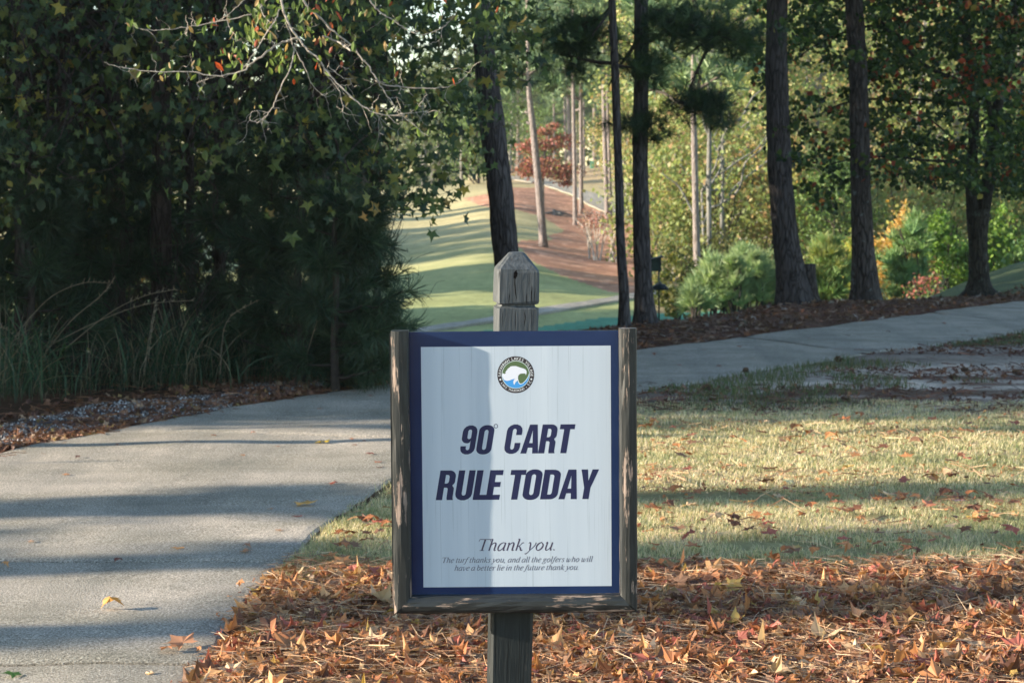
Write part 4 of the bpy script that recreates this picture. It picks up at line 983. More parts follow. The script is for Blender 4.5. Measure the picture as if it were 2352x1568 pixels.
    rows = [
        # left side behind the fairway crest
        ('f2', 965, 150, 'low yellow green tree at the far left edge of the fairway crest', .95), ('g1', 1010, 165, 'dense green tree beyond the fairway crest, under the sweetgum leaves', 1.0),
        ('f1', 1060, 158, 'yellow green tree beyond the crest just left of the leaning trunk', .9), ('g2', 1100, 150, 'low green bush at the crest beside the leaning trunk', 1.2),
        ('f2', 1165, 172, 'rounded yellow green tree between the leaning trunk and the red maple', .95), ('g1', 1205, 185, 'green tree behind the left edge of the red maple', .8),
        ('p1', 1190, 175, 'pine rising right of the leaning trunk beyond the crest', .9), ('p2', 1238, 190, 'far pine behind the broken stub pine', .9),
        ('p3', 1150, 190, 'far pine hidden partly by the leaning trunk', 1.0), ('p1', 1275, 196, 'tall far pine above the red maple', 1.0),
        ('g2', 1255, 182, 'green bush at the hilltop behind the red maple', 1.0), ('y1', 1325, 195, 'yellow tree at the hilltop left of the green cabinet', .8),
        ('p3', 1340, 188, 'far pine behind the straight pine with the cross limb', .9), ('g1', 1378, 192, 'green tree at the hilltop right of the green cabinet', .8),
        ('p2', 1365, 180, 'tall far pine crown above the green cabinet', 1.0), ('p1', 1420, 150, 'far pine behind the slim dark trunk', .95),
        ('y3', 1440, 120, 'orange yellow tree seen between the two dark trunks', .8), ('g2', 1412, 175, 'green bush beside the close pair of pines on the hilltop', .8),
        ('p3', 1455, 140, 'far pine seen between the two dark trunks', 1.0), ('p2', 1500, 135, 'far pine rising above the bird house', 1.0),
        # right hand woods
        ('y1', 1530, 88, 'tall yellow green tree right of the thick dark trunk', .9), ('y2', 1570, 72, 'twin stemmed yellow green tree behind the dome baffle', .85),
        ('y3', 1545, 62, 'low golden tree behind the bird house', .55), ('y1', 1630, 80, 'yellow green tree behind the tall pale pine', .9),
        ('y2', 1665, 64, 'twin stemmed greenish tree right of the tall pale pine', .85), ('y3', 1700, 74, 'golden brown tree left of the large smooth pine', .95),
        ('y1', 1745, 90, 'tall yellow green tree close left of the large smooth pine', 1.0), ('g1', 1720, 105, 'green tree high behind the dark pine branch', 1.0),
        ('p1', 1610, 110, 'far pine behind the dark drooping pine branch', 1.0), ('p2', 1690, 120, 'far pine at the top behind the dark pine branch', 1.0),
        ('p3', 1555, 105, 'far pine above the golden tree', 1.0), ('p1', 1790, 118, 'far pine hidden by the large smooth pine', 1.0),
        ('y2', 1840, 76, 'yellow green tree between the two largest pines, nearer one', .9), ('y1', 1890, 95, 'yellow green tree between the two largest pines, farther one', 1.0),
        ('g2', 1905, 60, 'green bush between the two largest pines', .55), ('y3', 1930, 88, 'golden tree behind the lichen spotted pine', 1.0),
        ('y1', 2010, 92, 'tall yellow green tree right of the lichen spotted pine', 1.0), ('y2', 2075, 84, 'yellow green tree behind the low gum limbs', 1.0),
        ('g1', 2130, 96, 'green tree left of the forked gum trunk', 1.0), ('y2', 2190, 86, 'yellow green tree close left of the forked gum trunk', 1.0),
        ('g1', 2265, 92, 'green tree seen through the fork of the gum tree', 1.0), ('y1', 2320, 88, 'yellow green tree at the right edge of the photo', 1.0),
        ('g2', 2345, 62, 'bright green bush at the right edge beyond the grass slope', .8), ('p1', 2160, 120, 'far pine above the forked gum tree', 1.0),
        ('p2', 2050, 125, 'far pine behind the gum limbs', 1.0), ('p2', 2300, 122, 'far pine at the upper right corner', 1.0), ('p3', 1960, 115, 'far pine behind the lichen spotted pine', 1.0),
        ('y1', 2420, 95, 'yellow green tree just outside the right edge', 1.1),
    ]
    for i, (k, px, Y, lab, s) in enumerate(rows): put(k, px, Y, lab, s, group=bw)
    # nearer shrubs on the valley side, right
    def shrub(name, label, px, Y, h, rad, cols, wts, lsize, ncl, nper, tm=None, mat='leaf', squash=1.0, base_py=None):
        g = np.random.default_rng(int(px*7+Y)); X = (px-1176)/F*Y; z = float(zt(X, Y)) if base_py is None else P(px, base_py, Y)[2]
        t = Thing(name, label, 'shrub' if 'pine' not in name else 'pine tree', (X, Y, z)); lb = MB(); sb = MB()
        n_st = 5
        for k in range(n_st):
            a = g.random()*6.28; sb.add(*tube(*limb([X, Y, z-.3], [X+math.cos(a)*rad*.5, Y+math.sin(a)*rad*.5, z+h*.8], .03, .01, g, 5, .1), 5))
        pts, cid, cc = clumps((X, Y, z+h*.5), (rad, rad*.8, h*.5), ncl, nper, rad*.28, g, .2, .8)
        pts[:, 2] = np.maximum(pts[:, 2], z+.02)
        # taper towards the tip
        f = np.clip((pts[:, 2]-z)/h, 0, 1.2); pts[:, 0] = X+(pts[:, 0]-X)*(1.15-.55*f*squash); 
        c = palette(len(pts), cols, wts, g, .22)*(.75+.5*g.random(ncl))[cid][:, None]
        if tm is None: lb.add(*leaf_mass(pts, RHOMB, lsize, c, g))
        else:
            d = (pts-np.array([X, Y, z+h*.2])); d[:, 2] = np.abs(d[:, 2])+h*.4; d = d/np.linalg.norm(d, axis=1)[:, None]+g.normal(size=pts.shape)*.3
            tufts(lb, pts, d, lsize, c, tm, g)
        t.add('stem', sb, M['twig_dark']); t.add('foliage', lb, M[mat]); return t
    PB = [(.27, .36, .16), (.35, .43, .20), (.19, .28, .13)]
    tm2 = [tuft1(16, .09, .95, 31), tuft1(16, .09, .9, 32)]
    shrub('young_pine', 'bright green young pine at the foot of the tall pale pine', 1640, 44, 1.05, .62, PB, [1, 1, 1], .30, 40, 8, tm2, 'needle', base_py=722)
    shrub('young_pine', 'tallest bright young pine of the clump left of the large smooth pine', 1712, 45, 1.45, .62, PB, [1, 1, 1], .30, 52, 8, tm2, 'needle', base_py=722)
    shrub('young_pine', 'bright young pine half hidden by the large smooth pine', 1765, 46, 1.1, .5, PB, [1, 1, 1], .30, 36, 8, tm2, 'needle', base_py=722)
    shrub('young_pine', 'small low bright pine at the left end of the young pine clump', 1598, 43, .5, .32, PB, [1, 1, 1], .26, 16, 8, tm2, 'needle', base_py=722)
    shrub('young_pine', 'narrow young pine spire in front of the tallest bright young pine', 1688, 43.5, 1.25, .24, PB, [1, 1, 1], .24, 26, 7, tm2, 'needle', base_py=722)
    shrub('young_pine', 'narrow young pine spire between the pale pine and the tallest young pine', 1662, 44.5, 1.0, .22, PB, [1, 1, 1], .24, 22, 7, tm2, 'needle', base_py=722)
    shrub('young_pine', 'narrow young pine spire right beside the large smooth pine', 1738, 44, 1.3, .22, PB, [1, 1, 1], .24, 24, 7, tm2, 'needle', base_py=722)
    shrub('young_pine', 'yellowing young pine between the two largest pines', 1905, 44, 1.4, .62, [(.16, .27, .085), (.26, .28, .08), (.20, .3, .1)], [1, 1, 1], .30, 50, 8, tm2, 'needle', base_py=712)
    shrub('golden_shrub', 'golden shrub with orange leaves right of the lichen spotted pine', 2065, 46, 2.3, .75, [(.62, .36, .09), (.60, .42, .18), (.30, .30, .08)], [3, 2, 1], .10, 90, 22, base_py=712)
    shrub('young_pine', 'tall young pine growing through the golden shrub', 2090, 45, 2.1, .55, [(.15, .26, .10), (.20, .30, .11)], [1, 1], .30, 46, 7, tm2, 'needle', base_py=712)
    shrub('green_shrub', 'vivid green shrub left of the forked gum trunk', 2160, 48, 2.2, .72, [(.12, .22, .04), (.18, .29, .05), (.07, .14, .03)], [2, 2, 1], .10, 90, 22, base_py=700)
    shrub('green_shrub', 'vivid green shrub close behind the forked gum trunk', 2215, 46, 1.3, .45, [(.16, .26, .045), (.21, .31, .06)], [2, 2], .09, 60, 20, base_py=690)
    shrub('green_shrub', 'vivid green shrub right of the forked gum trunk', 2300, 48, 2.1, .7, [(.14, .24, .045), (.19, .29, .05), (.08, .15, .035)], [2, 2, 1], .10, 90, 22, base_py=690)
    shrub('green_shrub', 'pale green shrub at the right edge above the grass slope', 2350, 45, 1.0, .45, [(.22, .33, .13), (.2, .3, .08)], [1, 1], .09, 50, 20, base_py=668)
    shrub('red_shrub', 'low shrub with pinkish red leaves beside the grass slope', 2128, 42, .55, .55, [(.40, .11, .09), (.36, .16, .12), (.14, .19, .06)], [3, 2, 2.5], .065, 34, 9, base_py=693)
    shrub('olive_shrub', 'dark olive shrub beneath the dome baffle', 1552, 46, 1.5, .75, [(.10, .13, .045), (.16, .17, .05), (.24, .2, .07)], [2, 2, 1], .10, 70, 24, base_py=728)
    shrub('olive_shrub', 'shaded olive shrub around the foot of the tall pale pine', 1650, 56, 2.1, 1.1, [(.09, .11, .04), (.14, .15, .045), (.2, .17, .06)], [2, 2, 1], .12, 80, 24, base_py=715)
    shrub('golden_shrub', 'low golden shrub between the large smooth pine and the young pines', 1950, 50, 1.8, .8, [(.30, .34, .07), (.40, .32, .09)], [2, 1], .10, 80, 22, base_py=712)
    # understorey filling the right hand wood
    g2 = np.random.default_rng(123); kinds = [('pale yellow green', [(.33, .37, .14), (.25, .31, .11), (.42, .37, .16)]), ('olive green', [(.20, .25, .08), (.28, .30, .09), (.36, .26, .10)]), ('rusty golden', [(.36, .23, .10), (.29, .27, .09), (.2, .2, .07)]), ('silvery green', [(.24, .30, .14), (.18, .24, .10), (.30, .32, .15)])]
    for i, x in enumerate(np.linspace(1500, 2390, 30)):
        nm, cc = kinds[i % 4]; Yd = 61+(i*7 % 5)*5; hh = 3.0+1.9*g2.random()
        nb_ = ['bird house', 'dome baffle', 'young pine clump', 'tall pale pine', 'large smooth pine', 'lichen spotted pine', 'golden shrub', 'vivid green shrubs', 'forked gum tree', 'right edge'][min(9, int((x-1500)/92))]
        shrub('understorey_shrub', '%s understorey shrub behind the %s, %s' % (nm, nb_, ['nearest row', 'second row', 'third row', 'fourth row', 'farthest row'][i*7 % 5]), x+g2.normal()*8, Yd, hh, 1.5+.6*g2.random(), cc, [2, 2, 1], .13, 70, 26)
    # red maple on the hill
    g = np.random.default_rng(77); Y = 100; base = far_point(1247, 491); Y = base[1]
    t = Thing('maple_tree', 'small red leaved maple with tiered crown beside the distant path', 'tree', base)
    mb = MB(); p = smooth_path(np.array([P(x, y, Y) for x, y in ((1247, 494), (1247, 440), (1248, 400), (1252, 350), (1262, 305))]), 4); mb.add(*tube(p, np.linspace(.085, .03, len(p)), 7))
    lb = MB(); C_ = [(.42, .14, .115), (.36, .18, .125), (.24, .11, .08), (.24, .25, .10)]
    for (x, y, rx, ry, n) in ((1225, 395, 34, 11, 420), (1265, 388, 46, 14, 700), (1290, 400, 24, 12, 300), (1212, 382, 18, 8, 160), (1245, 370, 40, 9, 320), (1210, 338, 20, 13, 300), (1240, 330, 26, 14, 420), (1275, 335, 34, 10, 320), (1292, 318, 22, 7, 170), (1250, 302, 22, 8, 240), (1270, 290, 16, 6, 140), (1300, 392, 14, 12, 150), (1300, 420, 12, 8, 110), (1205, 400, 16, 6, 110)):
        k = n; pts = np.array([P(x+a*rx*.6, y+b*ry*.6, Y) for a, b in g.normal(size=(k, 2))]); pts[:, 1] += g.normal(size=k)*rx*Y/F*.6
        lb.add(*leaf_mass(pts, RHOMB, .14, palette(k, C_, [3, 3, 2, 1.2], g, .25), g))
        q = P(x, y, Y); b, r_ = limb(p[int(len(p)*.6)], q, .03, .012, g, 4, .1); mb.add(*tube(b, r_, 4))
    t.add('trunk', mb, M['bark_grey'], True); t.add('crown', lb, M['leaf'])
    # crape myrtles
    for lab, x0, y0, sp_, nst, nm in (('bare multi stemmed crape myrtle with pale trunks on the straw bed', 1372, 598, 40, 7, 420), ('smaller bare crape myrtle beside the slim dark trunk', 1408, 602, 26, 6, 160), ('thin pale stemmed crape myrtle left of the larger one', 1352, 594, 14, 3, 150)):
        b0 = far_point(x0, y0); Y = b0[1]; t = Thing('crape_myrtle', lab, 'small tree', b0); mb = MB(); lb = MB()
        for k in range(nst):
            xb = x0+g.normal()*sp_*.18; xt = x0+(k-(nst-1)/2)/nst*sp_*1.6; yt = y0-70-g.random()*22
            p = smooth_path(np.array([P(xb, y0+1, Y+g.normal()*.2), P((xb*.6+xt*.4), y0-38, Y), P(xt, yt, Y+g.normal()*.4)]), 5); mb.add(*tube(p, np.linspace(.030, .012, len(p)), 5))
            for m_ in range(3):
                q = p[g.integers(len(p)//2, len(p))]; b, r_ = limb(q, q+[g.normal()*.35, g.normal()*.3, .3+.3*g.random()], .010, .005, g, 4, .15); mb.add(*tube(b, r_, 4))
        pts = np.array([P(x0+g.normal()*sp_*.55, y0-88+g.normal()*11, Y+g.normal()*.4) for k in range(nm)])
        lb.add(*leaf_mass(pts, RHOMB, .075, palette(nm, [(.38, .16, .13), (.45, .26, .2), (.3, .2, .12)], [2, 1, 1], g), g))
        t.add('trunk', mb, mat_simple('pale_smooth_bark', (.50, .45, .38), .7, .3, .15, 4)); t.add('crown', lb, M['dryleaf'])
    # pale grey trunks inside the right wood
    for lab, pts, Y in (('straight pale lichen covered trunk right of the tall pale pine', [(1631, 690, 14), (1630, 640, 13), (1629, 540, 11), (1628, 400, 11), (1630, 280, 10), (1628, 150, 8), (1628, 0, 6)], 56),
                        ('thin pale trunk, second right of the tall pale pine', [(1654, 680, 11), (1654, 620, 9), (1658, 520, 8), (1660, 400, 6), (1664, 250, 5)], 58),
                        ('short slanting pale trunk just right of the tall pale pine', [(1624, 660, 9), (1620, 600, 7), (1615, 530, 6.5), (1612, 440, 5)], 57)):
        b0, W, r = px_trunk(pts, Y, step=.6); t = Thing('grey_tree', lab, 'tree', b0)
        mb = MB(); mb.add(*tube(W, r, 8, .06, 2)); 
        for k in range(6):
            q = W[g.integers(len(W)//2, len(W))]; b, r_ = limb(q, q+[g.normal()*1.3, g.normal(), 1.0+g.random()], .04, .012, g, 5, .12); mb.add(*tube(b, r_, 5))
        t.add('trunk', mb, M['bark_grey'], True)
        lb = MB(); pp, cid, cc = clumps(W[-1], (2.0, 1.5, 1.6), 26, 26, .7, g); lb.add(*leaf_mass(pp, RHOMB, .14, palette(len(pp), YG, [2, 3, 1, .5], g), g)); t.add('crown', lb, M['leaf'])
    # solid far-off woodland closing the horizon
    g = np.random.default_rng(99); lb = MB(); n = 1800
    xs = g.uniform(-95, 110, n); ysd = g.uniform(200, 262, n); hs = g.random(n)**1.1*19*np.clip(.8+.3*vnoise(xs, xs*0, .12, 4), 0, 1.2)
    keep = ~((xs < 1.0) & (hs > 13.0+3*np.sin(xs*3)))
    xs, ysd, hs = xs[keep], ysd[keep], hs[keep]; n = len(xs)
    c0 = np.stack([xs, ysd, zt(xs, ysd)+hs], -1); k = 66
    pts = (c0[:, None]+g.normal(size=(n, k, 3))*[1.7, 1.5, 1.2]).reshape(-1, 3)
    kind = g.random(n); base = np.where(kind[:, None] < .5, [.08, .13, .05], np.where(kind[:, None] < .8, [.15, .18, .06], [.19, .16, .07]))*(.6+.6*g.random((n, 1)))
    lb.add(*leaf_mass(pts, RHOMB, .66, np.repeat(base, k, 0)*(.8+.4*g.random((n*k, 1))), g))
    o = lb.obj('distant_woodland', M['leaf']); tag(o, None, None, None, 'stuff')
    # same, closer, along the right flank of the hole
    lb = MB(); n = 420; xs = g.uniform(14, 60, n); ysd = g.uniform(100, 150, n); hs = g.random(n)*14
    m_ = xs > (1900-1176)/F*ysd*.5; xs, ysd, hs = xs[m_], ysd[m_], hs[m_]; n = len(xs)
    c0 = np.stack([xs, ysd, zt(xs, ysd)+hs], -1); k = 40; pts = (c0[:, None]+g.normal(size=(n, k, 3))*[1.3, 1.2, .9]).reshape(-1, 3)
    base = np.where(g.random((n, 1)) < .55, [.11, .18, .06], [.30, .28, .07])*(.6+.7*g.random((n, 1)))
    lb.add(*leaf_mass(pts, RHOMB, .30, np.repeat(base, k, 0)*(.8+.4*g.random((n*k, 1))), g)); o = lb.obj('distant_woodland', M['leaf']); tag(o, None, None, None, 'stuff')
# ------------------------------------------------------------------ dark wood at the left
SGCOL = [(.054, .094, .042), (.088, .13, .046), (.028, .054, .030), (.14, .16, .048)]
def build_left_wood():
    g = np.random.default_rng(31)
    low_x = [0, 120, 300, 500, 620, 760, 860, 930, 985, 1040, 1075, 1110, 1130, 1180, 1235]
    low_y = [640, 650, 600, 600, 640, 560, 560, 505, 470, 430, 380, 370, 200, 190, 150]
    trees = [('sweetgum with mixed green and yellow star leaves at the far left of the dark wood', 150, 17.2, 40, -60, 330),
             ('sweetgum with dense drooping star leaves in the middle of the dark wood', 505, 17.0, 28, 330, 700),
             ('sweetgum whose star leaves overhang the fairway beside the leaning pine', 735, 16.6, 52, 700, 1250)]
    for lab, tx, ty, tw, xa, xb in trees:
        pts = [(tx+4, 880, tw*1.15), (tx+2, 800, tw), (tx, 500, tw*.9), (tx-4, 200, tw*.8), (tx-6, -20, tw*.75)]
        base, W, r = px_trunk(pts, ty, ztop=9.5); t = Thing('sweetgum_tree', lab, 'tree', base)
        mb = MB(); mb.add(*tube(W, r, 12, .08, 3)); lb = MB(); P_ = []
        nc = int((xb-xa)*.50)
        while nc > 0:
            x = g.uniform(xa, xb); lim = np.interp(x, low_x, low_y); y = g.uniform(-70, lim)
            dens = np.interp(x, [0, 850, 1000, 1120, 1235], [1, 1, .8, .62, .42])*(np.interp(y/lim, [0, .55, .88], [1.25, .50, .0]) if x < 860 else np.interp(y/lim, [0, .7, 1.0], [1.2, .9, .35]))*np.interp(x, [0, 640, 720, 1000, 1100], [.8, .9, 1.7, 1.9, 1.5])
            dens *= (.35+1.25*vnoise(x, y, .017, 5))
            if x < 640: dens *= .82
            if 225 < x < 262 and y < 300: dens *= .25
            nc -= 1 if g.random() < .8 else 0
            if g.random() > dens: continue
            nc -= .2
            c = P(x, y, g.uniform(13.0, 16.2)); k = g.integers(8, 15)
            P_.append(c+g.normal(size=(k, 3))*[.13, .16, .10])
            if g.random() < .5 and abs(W[2][0]-c[0]) < 1.3 and x < 930:
                q = W[min(len(W)-1, np.searchsorted(W[:, 2], max(c[2]+.5, .8)))]; b, r_ = limb(q, c+[0, 0, .05], .016, .003, g, 7, .12, -.08); mb.add(*tube(b, r_, 4))
        P_ = np.vstack(P_); n = len(P_)
        cols = palette(n, SGCOL, [3, 2, 3, 1], g, .3)
        ye = g.random(n) < .045; cols[ye] = palette(ye.sum(), [(.32, .27, .06), (.26, .19, .07), (.36, .22, .07)], [3, 2, 1], g)
        sz = .062+.055*g.random(n)**1.3; h_ = g.random(n) < .65
        o_ = (g.random(n) < .30) & (tx < 700); sz = np.where(o_, sz*.72, sz*1.12)
        for q, hg, TM in ((h_ & ~o_, .8, STAR), (~h_ & ~o_, 0.0, STAR), (o_, .3, BROAD)): V, Fq, C = leaf_mass(P_[q], TM, 1.0, cols[q], g, None, hg); k_ = len(TM[0]); ctr = np.repeat(P_[q], k_, 0); V = ctr+(V-ctr)*np.repeat(sz[q], k_)[:, None]; lb.add(V, Fq, C)
        canopy_cards(lb, W[-1]+[-.5, 0, -2.2], (3.0, 2.6, 2.6), 2200, .28, SGCOL, g)
        t.add('trunk', mb, M['bark_wood'], True); t.add('crown', lb, M['leaf'])
    # the low spray of leaves over the fairway edge belongs to the last sweetgum already
    # plain dark trunks
    for lab, x, Y, w, mat in (('thick dark trunk left of centre in the dark wood', 372, 16.4, 50, 'bark_wood'), ('trunk at the left edge of the dark wood', 52, 16.8, 40, 'bark_wood'),
            ('sunlit pale trunk deep in the dark wood beside the sky gap', 212, 30, 26, 'bark_far'), ('pale trunk glimpsed behind the middle sweetgum', 290, 33, 22, 'bark_far'), ('slim trunk between the middle sweetgums', 612, 19, 22, 'bark_wood'),
            ('slim dark trunk behind the bushy young pine', 812, 18.5, 26, 'bark_wood'), ('dark trunk beside the thick one in the wood', 440, 20, 22, 'bark_wood'), ('pale streaked trunk deep behind the tall grass', 498, 31, 22, 'bark_far'),
            ('slender trunk at the right rim of the dark wood', 868, 21, 18, 'bark_wood')):
        lean = g.normal()*10; g.random()
        base, W, r = px_trunk([(x, 860, w*1.15), (x+lean*.1, 780, w), (x+lean*.4, 450, w*.92), (x+lean, -30, w*.8)], Y, ztop=12); t = Thing('wood_tree', lab, 'tree', base)
        mb = MB(); mb.add(*tube(W, r, 12, .07, int(x))); 
        for k in range(7):
            q = W[g.integers(3, max(4, int(len(W)*.7)))]; a = np.clip(g.normal(), -1, 1); b, r_ = limb(q, q+[a*.45, -.1+g.normal()*.3, .2+g.random()*.4], .012, .004, g, 6, .08); mb.add(*tube(b, r_, 4))
        t.add('trunk', mb, M[mat], True); cb = MB(); canopy_cards(cb, W[-1]+[0, 0, -2.5], (2.6, 2.6, 3.2), 1300, .34, SGCOL+GREEN_PINE, g); t.add('crown', cb, M['leaf'])
    # young pines with long drooping needles
    def sapling(lab, x, Y, h, rad, nb_, seed, sz=.24, bias=0.0):
        s = np.random.default_rng(seed); X = P(x, 800, Y)[0]; z = float(zt(X, Y)); t = Thing('young_pine', lab, 'pine tree', (X, Y, z))
        st = MB(); nd = MB(); top = np.array([X, Y, z+h]); p, r_ = limb([X, Y, z-.1], top, .035, .012, s, 6, .02); st.add(*tube(p, r_, 7))
        T_ = []; D_ = []
        for k in range(nb_):
            f = .03+.97*s.random(); q = np.array([X, Y, z])+(top-[X, Y, z])*f; a = s.random()*6.28; l = rad*(1.08-.62*f)*(.7+.5*s.random())
            dx = math.cos(a)+bias; e = q+[dx*l, math.sin(a)*l*.8, l*(.12+.25*s.random())]
            b, rr_ = limb(q, e, .010, .004, s, 6, .06, .06); st.add(*tube(b, rr_, 4))
            for m_ in range(11):
                u = .25+.75*(m_+s.random())/11; i = min(len(b)-1, int(u*len(b))); d = b[i]-q; d = d/(np.linalg.norm(d)+1e-6)
                T_.append(b[i]+s.normal(size=3)*.03); D_.append(d+s.normal(size=3)*.35+[0, 0, -.05])
        T_ = np.array(T_); D_ = np.array(D_)
        tufts(nd, T_, D_, sz, palette(len(T_), [(.030, .062, .036), (.045, .085, .045), (.04, .065, .034)], [1, 1, 1], s, .3), TUFT_NEAR, s)
        t.add('stem', st, M['twig_dark']); t.add('needles', nd, M['needle'])
    sapling('bushy young pine with long drooping needles at the right rim of the dark wood', 772, 14.9, 1.34, .46, 36, 1, .22, .15)
    sapling('taller young pine with feathery boughs behind the bushy one at the rim of the wood', 690, 15.5, 2.05, .58, 40, 12, .24)
    sapling('slim feathery young pine at the outermost right rim of the wood', 828, 15.6, 1.25, .32, 22, 13, .22)
    sapling('small young pine low behind the left side of the sign', 850, 15.3, .55, .30, 12, 9, .16, .0)
    sapling('shaded young pine with hanging needles at the far left', 75, 15.4, 1.7, .5, 26, 2)
    sapling('young pine in deep shade behind the tall grass', 560, 16.3, 1.6, .5, 26, 3)
    sapling('young pine in deep shade left of the thick trunk', 285, 16.4, 1.9, .55, 26, 4)
    # undergrowth: dark leaves filling the depth of the wood
    u = MB(); k = 0; pts = []
    while k < 16000:
        m_ = 4000; Y = g.uniform(17, 34, m_); x = g.uniform(-120, 985, m_); y = g.uniform(-40, 860, m_)
        v = np.array([P(a, b, c) for a, b, c in zip(x, y, Y)]); v = v[v[:, 2] > zt(v[:, 0], v[:, 1])]
        xx, yy = proj(v[:, 0], v[:, 1], v[:, 2]); dn = .42+1.7*(fbm(v[:, 0], v[:, 2]*1.3, 1.5, 77, 3)-.5)
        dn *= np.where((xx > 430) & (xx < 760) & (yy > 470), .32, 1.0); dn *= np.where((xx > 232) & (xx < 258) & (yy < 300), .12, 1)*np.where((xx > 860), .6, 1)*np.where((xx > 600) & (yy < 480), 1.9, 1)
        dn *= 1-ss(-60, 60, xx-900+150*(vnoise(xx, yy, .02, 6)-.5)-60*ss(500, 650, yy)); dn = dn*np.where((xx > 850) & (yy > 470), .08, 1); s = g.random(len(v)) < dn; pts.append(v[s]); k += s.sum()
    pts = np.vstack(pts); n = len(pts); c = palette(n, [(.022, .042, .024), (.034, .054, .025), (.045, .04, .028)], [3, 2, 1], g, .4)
    y_ = g.random(n) < .03; c[y_] = palette(y_.sum(), [(.22, .24, .05), (.3, .2, .06)], [1, 1], g)
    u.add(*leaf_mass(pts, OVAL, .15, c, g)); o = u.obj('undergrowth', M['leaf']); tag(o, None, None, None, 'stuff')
    # twiggy brush between the trunks
    tb = MB()
    for k in range(150):
        x = g.uniform(420, 800) if k % 3 else g.uniform(0, 420); Y = g.uniform(15.6, 19); X0 = P(x, 860, Y)[0]; z = float(zt(X0, Y)); p, r_ = limb([X0, Y, z], [X0+g.normal()*.35, Y+g.normal()*.3, z+.5+g.random()*1.3], .007, .002, g, 7, .12); tb.add(*tube(p, r_, 4))
        for j in range(4):
            q = p[g.integers(4, len(p))]; b, rb = limb(q, q+[g.normal()*.3, g.normal()*.2, .1+g.random()*.25], .0035, .0012, g, 5, .15); tb.add(*tube(b, rb, 3))
    o = tb.obj('brushwood', M['twig_dark']); tag(o, None, None, None, 'stuff')
    # the wood goes on to the left of the frame and shades everything behind the lawn
    k = 0
    for (x, y, h, rd) in ((-6.2, 16.2, 9, 1.9), (-8.2, 14.9, 9, 2.0), (-11.5, 13.7, 10, 2.1), (-15.2, 13.4, 11, 2.3), (-19.5, 12.8, 11, 2.4), (-24.5, 12.2, 12, 2.7), (-30, 12.5, 12, 3),
                          (-7, 19.5, 12, 2.4), (-11, 18, 12, 2.6), (-16, 17, 13, 2.6), (-22, 17, 14, 3), (-9, 25, 13, 2.8), (-14, 23, 13, 2.8), (-20, 24, 14, 3), (-6, 30, 12, 2.4), (-12, 31, 13, 2.8), (-18, 33, 14, 3), (-4.5, 24, 12, 1.8), (-27, 20, 14, 3.2)):
        z = float(zt(x, y)); t = Thing('broadleaf_tree', 'bushy tree of the dark wood beyond the left edge', 'tree', (x, y, z), 'trees of the dark wood beyond the left edge'); tb = MB()
        tb.add(*tube(smooth_path(np.array([[x, y, z-.2], [x+.1, y, z+h*.4], [x, y, z+h*.9]]), 4), np.linspace(.16, .05, 9), 8)); t.add('trunk', tb, M['bark_wood'], True)
        cb = MB(); near = x > -7.5 and y < 31; canopy_cards(cb, (x, y, z+h*.52), (rd, rd, h*.50), 9000 if near else 3400, .17 if near else .34, SGCOL+[(.16, .15, .05)], g); t.add('crown', cb, M['leaf'])
    # pines out on the left lawn, which throw the bars of shade over path, lawn and sign bed
    for (x, y, r0, h) in ((-16, 7.45, .18, 15), (-16.9, 7.06, .17, 16), (-16.2, 5.80, .18, 15), (-19.4, 5.45, .16, 16), (-15.2, 4.75, .17, 13), (-24, 6.1, .10, 12), (-17.5, 10.6, .08, 12), (-22, 10.4, .10, 13)):
        t = Thing('pine_tree', 'pine standing on the lawn outside the left edge', 'pine tree', (x, y, 0), 'pines on the lawn outside the left edge'); tb = MB()
        tb.add(*tube(smooth_path(np.array([[x, y, -.2], [x+.05, y+.04, h*.35], [x, y, h]]), 5), np.linspace(r0*1.1, r0*.4, 11), 10, .06, 2)); 
        for k in range(5):
            q = np.array([x, y, 3.2+g.random()*4]); a = g.random()*6.28; b, r_ = limb(q, q+[math.cos(a)*.9, math.sin(a)*.9, .3], .03, .01, g, 5, .1); tb.add(*tube(b, r_, 5))
        t.add('trunk', tb, M['bark_pine'], True)
        cb = MB(); canopy_cards(cb, (x, y, h-1.5), (2.0, 2.0, 2.2), 700, .5, GREEN_PINE, g); canopy_cards(cb, (x, y+.1, 4.0), (.7, .42, 1.2), 80, .20, GREEN_PINE, g); t.add('crown', cb, M['needle'])  # second, lower clump is added to roughen the edges of the shade bars
    # trees left of the fairway, sized and spaced for its shade bands
    for (x, y, h, r_) in ((-19, 41, 6.2, 2.6), (-20, 44.6, 6.0, 2.0), (-20, 53.4, 7.5, 2.4), (-21, 57, 7, 1.3), (-22, 67, 6.6, 2.9), (-23, 72.2, 6.4, 2.9), (-24, 77.6, 7.0, 2.8), (-25, 83, 7.0, 2.6), (-24, 88, 7, 1.5), (-26, 99.5, 8.5, 1.3), (-27, 105, 9, .8)) if True else ((-20, 58, 15, 2.6), (-21, 69, 11, 2.8), (-24, 79, 14, 3), (-22, 90, 13, 2.4), (-30, 74, 15, 4), (-29, 100, 15, 3), (-27, 112, 14, 3), (-34, 124, 15, 4), (-33, 88, 16, 4)):
        z = float(zt(x, y)); t = Thing('pine_tree', 'low tree bordering the fairway behind the dark wood', 'tree', (x, y, z), 'trees bordering the fairway behind the dark wood'); tb = MB()
        tb.add(*tube(smooth_path(np.array([[x, y, z-.3], [x+.1, y, z+h*.4], [x, y, z+h]]), 4), np.linspace(.22, .06, 9), 8)); t.add('trunk', tb, M['bark_far'], True)
        cb = MB(); canopy_cards(cb, (x, y, z+h*.56), (r_, r_, h*.46), 2600, .62, FARPINE, g); t.add('crown', cb, M['needle'])
    # tall grass along the edge of the wood
    tg = MB(); B = []
